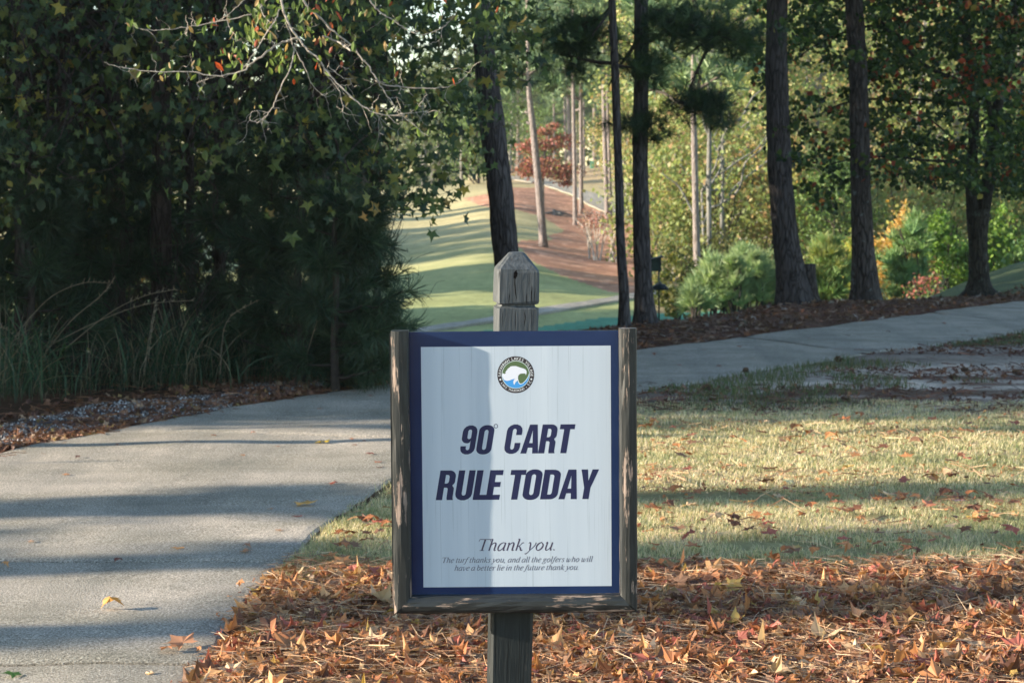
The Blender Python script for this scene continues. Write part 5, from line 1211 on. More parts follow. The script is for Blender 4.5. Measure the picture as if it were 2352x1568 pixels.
    def blade(x, y, h, lean, w, col, seg=6):
        a = g.random()*6.28; d = np.array([math.cos(a), math.sin(a)*.6, 0]); z = float(zt(x, y)); t = np.linspace(0, 1, seg)
        p = np.stack([x+d[0]*lean*t**1.9, y+d[1]*lean*t**1.9, z+h*(t-.42*lean/h*t**2.6)], -1); s = np.array([-d[1], d[0], .0])+g.normal(size=3)*.4; s /= np.linalg.norm(s)
        ww = w*.5*np.sin(np.clip(t*.93+.07, 0, 1)*math.pi)**.6; V = np.vstack([p-s*ww[:, None], p+s*ww[:, None]]); i = np.arange(seg-1); tg.add(V, np.stack([i, i+1, i+seg+1, i+seg], -1), col)
    for (x, by, n, hh) in ((10, 905, 60, .75), (60, 900, 40, .62), (130, 900, 30, .5), (215, 895, 26, .5), (300, 885, 34, .6), (355, 880, 60, .66), (400, 880, 90, .66), (445, 878, 90, .62), (490, 874, 60, .55), (545, 872, 50, .5), (600, 868, 45, .5), (650, 866, 40, .5), (705, 862, 50, .55), (760, 858, 40, .5), (820, 852, 30, .42), (870, 850, 26, .36)):
        c = G(x, by)
        for k in range(int(n*2.4)):
            green = g.random() < .62; col = palette(1, [(.075, .14, .075), (.05, .10, .06)] if green else [(.42, .36, .25), (.26, .22, .15)], [1, 1], g)[0]
            blade(c[0]+g.normal()*.12, c[1]+g.normal()*.25, hh*(.4+.75*g.random()), hh*(.2+.65*g.random()), .010 if green else .0045, col)
    for k in range(900):
        x = g.uniform(-40, 900); c = G(x, np.interp(x, [0, 450, 900], [912, 885, 850])+g.normal()*7); blade(c[0], c[1], .08+.14*g.random(), .1, .006, palette(1, [(.05, .085, .045), (.17, .14, .09)], [2, 1], g)[0], 4)
    # long arching seed stalks
    for pts in ([(20, 800), (60, 740), (120, 680), (190, 650), (250, 650)], [(90, 830), (160, 740), (230, 680), (262, 640)], [(100, 800), (220, 740), (330, 700), (440, 690)], [(150, 800), (250, 720), (330, 680), (400, 665)], [(30, 860), (50, 800), (20, 760), (-10, 750)], [(505, 860), (520, 740), (590, 690)], [(700, 830), (735, 720), (772, 660)], [(330, 860), (345, 760), (358, 690)]):
        p = smooth_path(np.array([P(x, y, 14.9) for x, y in pts]), 5); tg.add(*tube(p, np.linspace(.0035, .0022, len(p)), 4), col=(.26, .22, .16))
        for q in p[-8:]:
            for m_ in range(3): b = q+g.normal(size=3)*.012; tg.add(*tube(np.array([q, b+[.01, 0, .012]]), [.003, .001], 3), col=(.34, .28, .2))
    o = tg.obj('tall_grass', M['grassblade']); tag(o, None, None, None, 'stuff')
    # leafy weed at the left
    for lab, x, y, n, col in (('feathery green weed at the left rim of the wood', 60, 890, 60, (.06, .12, .035)), ('dark green compound leaved seedling above the feathery weed', 150, 880, 34, (.035, .10, .045))):
        c = G(x, y); t = Thing('weed_plant', lab, 'plant', (c[0], c[1], 0)); sb = MB(); lb = MB()
        for k in range(9):
            e = np.array([c[0]+g.normal()*.16, c[1]+g.normal()*.12, .25+.25*g.random()+(.15 if 'seedling' in lab else 0)]); b, r_ = limb([c[0], c[1], 0], e, .005, .002, g, 6, .08); sb.add(*tube(b, r_, 4))
            q = b[g.integers(len(b)//3, len(b), n//3)]+g.normal(size=(n//3, 3))*.022; lb.add(*leaf_mass(q, OVAL, .035 if 'feath' in lab else .055, palette(len(q), [col], [1], g), g))
        t.add('stem', sb, M['twig_dark']); t.add('leaves', lb, M['leaf'])
# ------------------------------------------------------------------ overhanging branch
def build_overhang():
    g = np.random.default_rng(41); Y = 10.4
    base = np.array([-5.0, 11.45, 0]); t = Thing('black_gum_tree', 'slender tree whose pale bare twigs with few red leaves hang in from above', 'tree', base)
    tr = MB(); tw = MB(); lf = MB()
    j = P(640, -230, Y)
    tp = smooth_path(np.array([base-[0, 0, .1], base+[.03, 0, 1.2], base+[-.02, 0, 2.6], base+[.25, -.1, 3.4], base+[1.6, -.5, 3.9], j]), 6)
    tr.add(*tube(tp, np.linspace(.075, .022, len(tp)), 10, .06, 2)); tr.add(*tube(smooth_path(np.array([base+[-.02, 0, 2.6], base+[-.1, .1, 4], base+[.1, .1, 6]]), 5), np.linspace(.05, .015, 11), 8, .06, 2))
    T = [([(640, -230), (630, -120), (645, 0), (660, 49), (683, 86), (706, 115), (732, 135), (759, 175), (798, 214), (838, 247), (871, 262), (917, 265), (953, 251), (983, 218)], 7, 1.6),
        ([(640, -230), (660, -100), (696, 0), (729, 36), (759, 66), (802, 102), (835, 138), (864, 181), (887, 218), (924, 264), (957, 293), (985, 313)], 7, 1.4),
        ([(742, 82), (779, 99), (805, 116)], 5, 5), ([(864, 181), (870, 190), (904, 199), (970, 204), (1019, 201), (1062, 185), (1085, 155)], 4.2, 1.4),
        ([(683, 87), (640, 102), (607, 125), (574, 148), (560, 162), (495, 176), (445, 166), (363, 165), (297, 158), (257, 150), (237, 142)], 6, 1.2),
        ([(640, -230), (650, -60), (610, 3), (577, 33), (495, 51), (429, 63), (369, 69), (330, 68), (287, 53)], 5, 1.2), ([(660, -40), (640, 30), (626, 56), (600, 96), (577, 132), (556, 160)], 4, 1.5),
        ([(683, 90), (676, 115), (667, 158), (643, 204), (627, 244), (610, 267), (591, 280), (574, 275), (580, 258), (593, 255)], 4, 1.5), ([(676, 112), (699, 152), (716, 194), (739, 218), (752, 216)], 3, 1),
        ([(743, 150), (746, 168), (772, 198), (785, 231), (788, 254), (782, 258)], 3, 1), ([(700, -160), (800, -70), (848, 0), (871, 26), (904, 49), (937, 69), (970, 81), (1016, 63), (1049, 30)], 5, 1.2),
        ([(755, 152), (788, 180), (815, 180)], 3, 1), ([(864, 186), (885, 190), (910, 183)], 3, 1.2), ([(676, 115), (660, 60), (648, 10)], 3, 2), ([(660, 60), (690, 70), (735, 55)], 2.4, 1.2), ([(560, 0), (535, 25), (500, 50)], 2.5, 1.2), ([(917, 262), (935, 262), (985, 256)], 2.4, 1), ([(430, 64), (425, 75), (430, 84)], 1.8, 1), ([(520, 20), (525, 60), (545, 85)], 2, 1),
        ([(640, 102), (612, 90), (590, 94), (560, 97)], 3, 1), ([(495, 176), (470, 184), (452, 190)], 2, 1), ([(445, 166), (440, 140), (438, 124)], 1.8, 1), ([(600, 95), (620, 60), (600, 20), (615, -20)], 3, 1.5), ([(838, 246), (860, 250), (900, 252)], 2, 1), ([(1016, 63), (1010, 90), (990, 100)], 1.6, 1)]
    P2 = []
    for pts, w0, w1 in T:
        dy = g.normal()*.12; pw = np.array([P(x, y, Y+dy*(i > 1)) for i, (x, y) in enumerate(pts)]); p = smooth_path(pw, 5); p = p+g.normal(size=p.shape)*.002
        tw.add(*tube(p, np.linspace(w0, w1, len(p))*.42*Y/F, 6, .15, 3)); P2.append(p)
        for k in range(int(len(p)*.34)):
            q = p[g.integers(len(p)//3, len(p))]; e = q+np.array([g.normal()*.05, g.normal()*.04, g.normal()*.05-.015]); b, r_ = limb(q, e, .0014, .0008, g, 5, .2); tw.add(*tube(b, r_, 3))
    L = []
    for p in P2:
        for k in range(max(1, int(len(p)*.10))): L.append(p[g.integers(0, len(p))]+g.normal(size=3)*.015)
    for (x, y, r_, n) in ((600, 25, 30, 26), (590, 80, 34, 30), (540, 130, 30, 20), (620, 60, 34, 22), (680, 30, 34, 26), (760, 12, 44, 26), (860, 10, 40, 22), (1000, 10, 70, 24), (640, 130, 30, 14), (300, 55, 14, 4), (1120, 30, 40, 12), (720, 90, 40, 22), (660, 150, 40, 16), (500, 100, 50, 16), (820, 120, 50, 16), (940, 200, 60, 12), (400, 150, 60, 10), (900, 60, 40, 10), (480, 60, 30, 6)):
        for k in range(n): L.append(P(x+g.normal()*r_*.7, y+g.normal()*r_*.45, Y+g.normal()*.1))
    L = np.array(L); n = len(L); c = palette(n, [(.20, .27, .07), (.12, .18, .05), (.40, .10, .05), (.45, .30, .14), (.30, .22, .1)], [4, 4, .9, .8, 1], g, .25)
    lf.add(*leaf_mass(L, OVAL, .042, c, g, None, .6))
    red = np.array([P(x, y, Y) for x, y in ((504, 153), (838, 112), (727, 152), (1043, 188), (675, 188), (778, 38))]); lf.add(*leaf_mass(red, OVAL, .055, palette(len(red), [(.60, .10, .03), (.5, .2, .1)], [3, 1], g, .1), g, None, .8))
    canopy_cards(lf, base+[0.1, 0, 6.5], (1.4, 1.4, 1.2), 500, .08, [(.14, .2, .06), (.4, .12, .05)], g)
    t.add('trunk', tr, M['bark_gum'], True); t.add('branch', tw, M['twig']); t.add('leaves', lf, M['leaf'])
# ------------------------------------------------------------------ litter, lawn, gravel and small objects
DEAD = [(.48, .22, .095), (.38, .155, .07), (.60, .34, .16), (.17, .075, .045), (.70, .49, .30), (.38, .12, .085), (.28, .155, .095), (.54, .36, .11)]
DW = [3.2, 3.4, 1.9, 2.5, .9, 2.1, 2.4, .35]
def litter(pts, size, g, up=.55, cols=DEAD, w=DW, mb=None, bright=1.0):
    mb = mb or MB(); n = len(pts); k = g.integers(0, len(CURLS), n); d = g.normal(size=(n, 3))*[.75, .75, 1]; d[:, 2] = (np.abs(d[:, 2])*.5+up)*np.where(g.random(n) < .45, -1, 1)
    M_ = rotmats(n, d, g); c = palette(n, cols, w, g, .3)*bright; s = size*(.55+.75*g.random(n))
    for i, tm in enumerate(CURLS):
        q = k == i
        if q.any(): V, Fq = scatter(tm[0], tm[1], pts[q], M_[q], s[q]); mb.add(V, Fq, scat_col(c[q], len(tm[0])))
    return mb
def needles_flat(pts, L, w, g, cols, mb, tilt=.12):
    n = len(pts); a = g.random(n)*6.283; d = np.stack([np.cos(a), np.sin(a), g.normal(size=n)*tilt], -1); l = L*(.6+.6*g.random(n))
    s = np.stack([-np.sin(a), np.cos(a), np.zeros(n)], -1); bow = g.normal(size=n)*.12
    up = np.array([0, 0, 1.])
    A = pts-d*l[:, None]*.5; B = pts+s*(bow*l)[:, None]+up*(np.abs(g.normal(size=n))*.006)[:, None]; C = pts+d*l[:, None]*.5
    ww = w*.5; off = (s+up*g.normal(size=n)[:, None]*.8)*ww
    V = np.stack([A-off, A+off, B+off, B-off, C+off*.5, C-off*.5], 1).reshape(-1, 3); i = np.arange(n)*6
    Fq = np.concatenate([np.stack([i, i+1, i+2, i+3], -1), np.stack([i+3, i+2, i+4, i+5], -1)])
    mb.add(V, Fq, scat_col(palette(n, cols, [1]*len(cols), g, .35), 6)); return mb
def in_path(x, y): return pip(x, y, PATHPOLY)
def build_litter():
    g = np.random.default_rng(51)
    # foreground bed: pine straw and sweetgum leaves
    nb = MB(); n = 40000; y = 4.6+3.95*g.random(n)**.9; x = g.uniform(-1.0, 1.0, n)*(.27*y+.1)+.0
    edge = 8.25+.25*(fbm(x, y, 1.3, 4, 3)-.5)*2
    k = (~in_path(x-.01, y)) & (x > -1.0) & (y < edge); x, y = x[k], y[k]; z = zt(x, y)+g.random(len(x))*.040+.004
    needles_flat(np.stack([x, y, z], -1), .15, .0015, g, [(.40, .21, .11), (.52, .32, .18), (.24, .12, .07), (.66, .47, .30)], nb, .10)
    o = nb.obj('pine_straw', M['straw']); tag(o, None, None, None, 'stuff')
    n = 18500; y = 4.6+3.9*g.random(n); x = g.uniform(-1, 1, n)*(.27*y+.1); dn = .25+1.0*vnoise(x, y, 2.2, 9)
    k = (~in_path(x-.02, y)) & (x > -1.0) & (y < edge_of(x)-.10+.22*g.random(n)**2) & (g.random(n) < dn); x, y = x[k], y[k]
    mb = litter(np.stack([x, y, zt(x, y)+.006+g.random(len(x))*.034], -1), .098*(.7+.5*g.random(len(x))), g, .95)
    q = g.random(len(x)) < .8; litter(np.stack([x[q]+g.normal(size=q.sum())*.06, y[q]-.03, zt(x[q], y[q])+.012+g.random(q.sum())*.03], -1), .040, g, .7, DEAD, DW, mb)
    q = g.random(len(x)) < .30; needles_flat(np.stack([x[q], y[q]+.02, zt(x[q], y[q])+.035+g.random(q.sum())*.02], -1), .15, .0014, g, [(.55, .35, .2), (.36, .2, .11), (.68, .50, .33)], mb, .16)
    o = mb.obj('leaf_litter', M['dryleaf']); tag(o, None, None, None, 'stuff')
    # left verge, along gravel and wood edge
    n = 9000; x = g.uniform(-6.5, -.7, n); yl = np.interp(x, LE[:, 0], LE[:, 1]); d = g.gamma(1.2, .9, n)-.02; y = yl+d; gm = gravel_mask(x, y)
    px, py = proj(x, y, 0*x); k = (~(gm & (g.random(n) < .62))) & (py > 830) & (y > 8); x, y = x[k], y[k]
    mb = litter(np.stack([x, y, zt(x, y)+.006+g.random(len(x))*.015], -1), .072, g, 1.0, [(.22, .11, .07), (.30, .16, .10), (.14, .07, .05), (.42, .28, .18), (.36, .25, .10)], [4, 3, 4, 1.4, .8])
    nb = MB(); q = g.random(len(x)) < .9; needles_flat(np.stack([x[q]+g.normal(size=q.sum())*.1, y[q]+g.normal(size=q.sum())*.1+.05, zt(x[q], y[q])+.012], -1), .16, .004, g, [(.34, .17, .09), (.22, .10, .06)], mb)
    o = mb.obj('leaf_litter', M['dryleaf']); tag(o, None, None, None, 'stuff')
    # mulch bed beyond the path
    n = 9500; y = 16.2+14*g.random(n)**.9; x = g.uniform(-.6, 1, n)*.28*y+.4; k = (~in_path(x, y)) & (y > np.interp(x, LE[:, 0], LE[:, 1])) & (y < np.interp(x, YCX, YCY)+2.5) & (x > -.9); x, y = x[k], y[k]
    mb = litter(np.stack([x, y, zt(x, y)+.012+g.random(len(x))*.02], -1), .085, g, .8, [(.17, .10, .075), (.25, .17, .13), (.12, .07, .05), (.42, .36, .33), (.30, .14, .08)], [4, 2, 4, .7, 1.4])
    n = 9000; y = 16.2+13*g.random(n); x = g.uniform(-.3, 1, n)*.28*y+.3; k = (~in_path(x, y)) & (y > np.interp(x, LE[:, 0], LE[:, 1])) & (y < np.interp(x, YCX, YCY)+2); x, y = x[k], y[k]
    needles_flat(np.stack([x, y, zt(x, y)+.015], -1), .22, .006, g, [(.20, .10, .06), (.14, .07, .045), (.30, .19, .13)], mb)
    o = mb.obj('leaf_litter', M['dryleaf']); tag(o, None, None, None, 'stuff')
    # dirt patch scraps
    n = 5200; y = 13.7+9*g.random(n)**1.3; x = g.uniform(0, 1, n)*.27*y+.15; k = (~in_path(x, y)) & (y < np.interp(x, RE[:, 0], RE[:, 1])) & (fbm(x*.5, y, 1.2, 44, 3) > .44+.08*g.random(n)) & (~pip(x, y, DIRT) | (g.random(n) < .75)); x, y = x[k], y[k]
    mb = litter(np.stack([x, y, zt(x, y)+.008+g.random(len(x))*.008], -1), .060, g, 1.2, [(.20, .10, .07), (.13, .065, .05), (.3, .16, .1)], [2, 2, 1])
    q = len(x); needles_flat(np.stack([x+g.normal(size=q)*.2, y+g.normal(size=q)*.2, zt(x, y)+.01], -1), .17, .005, g, [(.2, .09, .06), (.13, .06, .045)], mb)
    o = mb.obj('leaf_litter', M['dryleaf']); tag(o, None, None, None, 'stuff')
    # gravel
    n = 30000; x = g.uniform(-5, -.75, n); y = np.interp(x, LE[:, 0], LE[:, 1])+g.random(n)*3.2; k = gravel_mask(x, y) & (fbm(x*.6, y*1.8, 2.0, 14, 3) > .36); x, y = x[k], y[k]; n = len(x)
    oc = np.array([[1, 0, 0], [-1, 0, 0], [0, 1, 0], [0, -1, 0], [0, 0, .7], [0, 0, -.7]], float)*[.5, .42, .4]+g.normal(size=(6, 3))*.05; of = np.array([[0, 2, 4], [2, 1, 4], [1, 3, 4], [3, 0, 4], [2, 0, 5], [1, 2, 5], [3, 1, 5], [0, 3, 5]])
    V, Fq = scatter(oc, of, np.stack([x, y, zt(x, y)+.006+g.random(n)*.01], -1), rotmats(n, None, g), .007+.013*g.random(n)); mb = MB().add(V, Fq, scat_col(palette(n, [(.30, .285, .27), (.48, .46, .44), (.15, .14, .13), (.80, .78, .75)], [3, 1.5, 3, 1], g, .2), 6))
    o = mb.obj('gravel', M['stone']); tag(o, None, None, None, 'stuff')
def edge_of(x): return 8.2+.22*(vnoise(x, x*0, 1.6, 4)-.5)*2
def build_lawn():
    g = np.random.default_rng(61)
    def blades(n, yr, hx, w, h, seed, pred, cols, wts, name='lawn_grass'):
        y = yr[0]+(yr[1]-yr[0])*g.random(n); x = g.uniform(-1, 1, n)*(.262*y+.15); k = pred(x, y); x, y = x[k], y[k]; n = len(x)
        clump = vnoise(x, y, 9, seed); hh = h*(.45+.8*g.random(n))*(.65+.7*clump)
        a = g.random(n)*6.283; lean = hh*(.25+.9*g.random(n)); s = np.stack([np.cos(a), np.sin(a), 0*a], -1)*(w*.5); d = np.stack([-np.sin(a), np.cos(a), 0*a], -1)
        p = np.stack([x, y, zt(x, y)-.003], -1); mid = p+d*(lean*.3)[:, None]; mid[:, 2] += hh*.6; tip = p+d*lean[:, None]; tip[:, 2] += hh
        V = np.stack([p-s, p+s, mid+s*.8, tip, mid-s*.8], 1).reshape(-1, 3); i = np.arange(n)*5
        c = palette(n, cols, wts, g, .3); gm = fbm(x, y, 1.4, 33, 3)[:, None]; c = c*(1-.35*ss(.5, .65, gm))+np.array([.14, .22, .07])*.35*ss(.5, .65, gm)
        mb = MB(); mb.add(V, [np.stack([i, i+1, i+2, i+4], -1), np.stack([i+4, i+2, i+3], -1)], scat_col(c, 5))
        o = mb.obj(name, M['grassblade']); tag(o, None, None, None, 'stuff')
    TAN = [(.84, .70, .47), (.70, .58, .37), (.46, .46, .25), (.27, .35, .17), (.92, .80, .60)]
    inl = lambda x, y: pip(x+(fbm(x, y, 1.1, 51, 3)-.5)*.3, y+(fbm(x, y, 1.1, 52, 3)-.5)*.5, LAWN) & ~in_path(x-.02, y) & (fbm(x*.6, y*1.6, 1.6, 19, 3) < .60+.12*g.random(len(x)))
    blades(130000, (7.9, 10.3), 0, .0026, .030, 3, inl, TAN, [3, 3, 2.2, 1.5, 1])
    blades(150000, (10.3, 14.6), 0, .0036, .027, 4, inl, TAN, [3, 3, 2, 1.3, 1.2])
    # patchy grass beyond
    pat = lambda x, y: (x > .2) & (y > 13.8) & ~in_path(x, y) & (y < np.interp(x, RE[:, 0], RE[:, 1])) & (fbm(x*.45, y*1.0, 1.1, 71, 3) > .50) & (~pip(x, y, DIRT) | (fbm(x, y, 1.9, 72, 3) > .56))
    blades(60000, (13.8, 21), 0, .006, .05, 5, pat, [(.16, .16, .08), (.10, .14, .06), (.22, .18, .10)], [1, 2, 1])
    # ragged fringe along the slab and litter edge
    fr = lambda x, y: (~in_path(x, y)) & (x > -1.05) & (x < -.45) & in_path(x-.16, y) & (fbm(x, y, 2.0, 8, 2) > .42)
    blades(60000, (6.0, 12.6), 0, .003, .045, 6, fr, TAN, [3, 3, 2, 2, 1])
def build_bits():
    g = np.random.default_rng(66); n = 5200; y = 8.2+6.0*g.random(n); x = g.uniform(-1, 1, n)*(.262*y+.1)
    k = pip(x, y, LAWN) & ~in_path(x-.03, y) & (g.random(n) < .15+.9*ss(.45, .62, fbm(x*.6, y*1.3, 1.5, 91, 3))); x, y = x[k], y[k]
    mb = litter(np.stack([x, y, zt(x, y)+.014+g.random(len(x))*.012], -1), .030, g, .8)
    needles_flat(np.stack([x+g.normal(size=len(x))*.1, y, zt(x, y)+.022], -1), .15, .0028, g, [(.62, .42, .25), (.36, .2, .12)], mb, .2)
    o = mb.obj('leaf_litter', M['dryleaf']); tag(o, None, None, None, 'stuff')
def build_leaves():
    g = np.random.default_rng(71)
    # single leaves lying on the concrete and on the lawn
    base = {}
    def leaf(px, py, size, col, label, group=None, up=.9, curl=None, z=.027, name='fallen_leaf', squash=1.0):
        c = G(px, py, z); tm = CURLS[curl if curl is not None else g.integers(len(CURLS))]
        d = np.array([[g.normal()*.25, g.normal()*.25-.1, up+.9]]); Mx = rotmats(1, d, g)
        V, Fq = scatter(tm[0], tm[1], np.zeros((1, 3)), Mx, size); V[:, 2] = (V[:, 2]-V[:, 2].min())*.6
        cc = np.array(col)*(.85+.3*g.random((len(V), 1)))
        o = obj(name, make_mesh(name, V, Fq, cc, M['dryleaf']), None, (c[0], c[1], float(zt(c[0], c[1]))+z-.010)); tag(o, label, 'leaf', group)
    P0 = 'fallen leaves scattered over the concrete path'
    leaf(742, 1012, .115, (.62, .42, .05), 'bright yellow leaf on the cart path beside the thin shadow', up=.5)
    leaf(700, 1157, .14, (.62, .36, .12), 'large upright golden brown leaf in the shade bar near the lawn edge', up=.25, curl=1)
    leaf(253, 1395, .11, (.66, .32, .08), 'orange curled leaf alone on the near slab of the path', up=.3, curl=4)
    leaf(420, 1480, .15, (.52, .26, .15), 'large brown leaf curled up at the lower edge of the path', up=.3, curl=1)
    leaf(385, 1492, .10, (.45, .2, .1), 'reddish leaf touching the large curled one at the lower path', up=.5, curl=2)
    leaf(560, 1262, .085, (.55, .28, .16), 'pinkish brown leaf above the slab joint near the lawn', up=.6)
    leaf(565, 1252, .06, (.4, .2, .12), 'small dark curl beside the pinkish brown leaf', up=.6)
    leaf(408, 1252, .07, (.6, .32, .14), 'pale orange leaf above the slab joint', up=.7)
    leaf(683, 1183, .06, (.33, .10, .08), 'dark red leaf under the golden brown leaf', up=.6)
    leaf(768, 1108, .065, (.45, .14, .09), 'red leaf near the sign frame above the shade bar', up=.8)
    leaf(30, 1545, .09, (.10, .20, .05), 'green leaf at the lower left corner of the path', up=1.5, curl=3)
    leaf(150, 1082, .06, (.6, .28, .14), 'thin orange leaf on the left half of the path', up=1.2)
    for (x, y, s, c) in ((272, 1019, .05, (.30, .14, .10)), (180, 1046, .05, (.16, .08, .07)), (75, 1237, .05, (.5, .3, .2)), (580, 995, .05, (.42, .16, .1)), (490, 1000, .05, (.4, .16, .09)), (640, 1020, .05, (.28, .1, .08)), (812, 1017, .05, (.3, .12, .08)),
                         (850, 1040, .06, (.32, .1, .08)), (868, 1058, .06, (.42, .16, .1)), (872, 1068, .06, (.2, .07, .06)), (806, 1003, .05, (.5, .2, .1)), (640, 1213, .05, (.5, .3, .2)), (712, 978, .04, (.5, .3, .12)), (835, 1008, .045, (.4, .16, .1)),
                         (430, 1012, .045, (.3, .12, .08)), (620, 1165, .045, (.5, .3, .2)), (270, 1285, .05, (.2, .08, .06)), (10, 1298, .06, (.6, .3, .12)), (560, 1040, .05, (.4, .2, .1)), (735, 935, .05, (.4, .16, .1)), (850, 905, .06, (.3, .1, .08)), (905, 885, .05, (.3, .12, .1)),
                         (1700, 797, .07, (.3, .13, .1)), (1620, 803, .07, (.35, .17, .12)), (1560, 835, .07, (.3, .12, .1)), (1650, 838, .07, (.3, .12, .1)), (1540, 868, .06, (.33, .14, .1)), (1730, 820, .06, (.3, .15, .1)), (1810, 785, .06, (.2, .1, .07)), (1860, 775, .06, (.25, .12, .1)), (1945, 770, .09, (.08, .05, .05)), (2040, 760, .06, (.3, .15, .1)), (2170, 745, .07, (.3, .14, .1)), (1500, 812, .07, (.3, .14, .1))):
        leaf(x, y, s, c, 'small brown leaf lying flat on the concrete path', P0, up=1.1)
    G0 = 'fallen leaves dotted over the sunlit lawn'
    for (x, y, s, c, l) in ((1662, 1222, .105, (.72, .56, .30), 'pale cream leaf standing in the grass right of the sign'), (1725, 1195, .09, (.68, .50, .22), 'golden cream leaf in the lit grass band'), (1895, 1212, .10, (.70, .50, .32), 'pale pinkish leaf in the lit grass right of the cream ones'),
                            (1812, 1102, .09, (.74, .70, .42), 'pale yellow oval leaf near the top of the shaded bar'), (1925, 1150, .12, (.52, .22, .12), 'orange brown leaf on the upper rim of the shade bar'), (2130, 1155, .13, (.42, .17, .1), 'broad dark brown leaf in the shade bar at right'),
                            (2205, 1142, .09, (.28, .2, .24), 'greyish purple curled leaf right in the shade bar'), (1705, 1010, .08, (.6, .18, .08), 'bright orange red leaf in the upper lawn')):
        leaf(x, y, s, c, l, None, up=.35, z=.03)
    n = 0
    while n < 230:
        x = g.uniform(1475, 2352) if n % 8 else g.uniform(700, 892); y = g.uniform(955, 1300) if n % 8 else g.uniform(1150, 1310)
        c = G(x, y); 
        if not pip(np.array([c[0]]), np.array([c[1]]), LAWN)[0] or in_path(np.array([c[0]-.03]), np.array([c[1]]))[0] or g.random() > .15+1.1*vnoise(x, y*2.5, .012, 3): continue
        leaf(x, y, .062+.06*g.random(), palette(1, DEAD, DW, g)[0], 'dry reddish brown leaf resting in the lawn grass', G0, up=.1, z=.040); n += 1
    # pine cones
    for (x, y, lab) in ((1623, 885, 'pine cone at the path edge just right of the sign'), (1713, 846, 'pine cone lying on the path edge above the first one'), (1927, 818, 'dark pine cone beside the path between grass tufts'), (2216, 842, 'pine cone on the pale dirt near the right edge'),
                        (2336, 849, 'pine cone at the right end of the pale dirt'), (2189, 861, 'flat pine cone amid the debris on the pale dirt'), (1944, 911, 'elongated pine cone at the front of the pale dirt')):
        c = G(x, y, .04); cb = MB(); k = 40; i = np.arange(k); f = (i+.5)/k; a = i*2.39996; prof = .030*np.sin(f*math.pi*.92+.12)**.8
        pts = np.stack([prof*np.cos(a)*.8, prof*np.sin(a)*.8, (f-.5)*.085], -1); d = np.stack([np.cos(a), np.sin(a), .5+0*a], -1)
        sc = (np.array([[-.4, 0, -.5], [.4, 0, -.5], [.5, .12, .3], [0, .2, .6], [-.5, .12, .3]]), np.array([[0, 1, 2, 3, 4]])); V, Fq = scatter(sc[0], sc[1], pts, rotmats(k, d, g), .024); cb.add(V, Fq, (.16, .10, .07)); cb.add(*tube(np.array([[0, 0, -.04], [0, 0, 0], [0, 0, .04]]), [.012, .02, .008], 8), col=(.08, .05, .035))
        cb.V = [v*.72 for v in cb.V]; o = cb.obj('pine_cone', M['straw']); o.location = (c[0], c[1], float(zt(c[0], c[1]))+.026); o.rotation_euler = (1.45, .1, g.random()*6.28); tag(o, lab, 'pine cone')
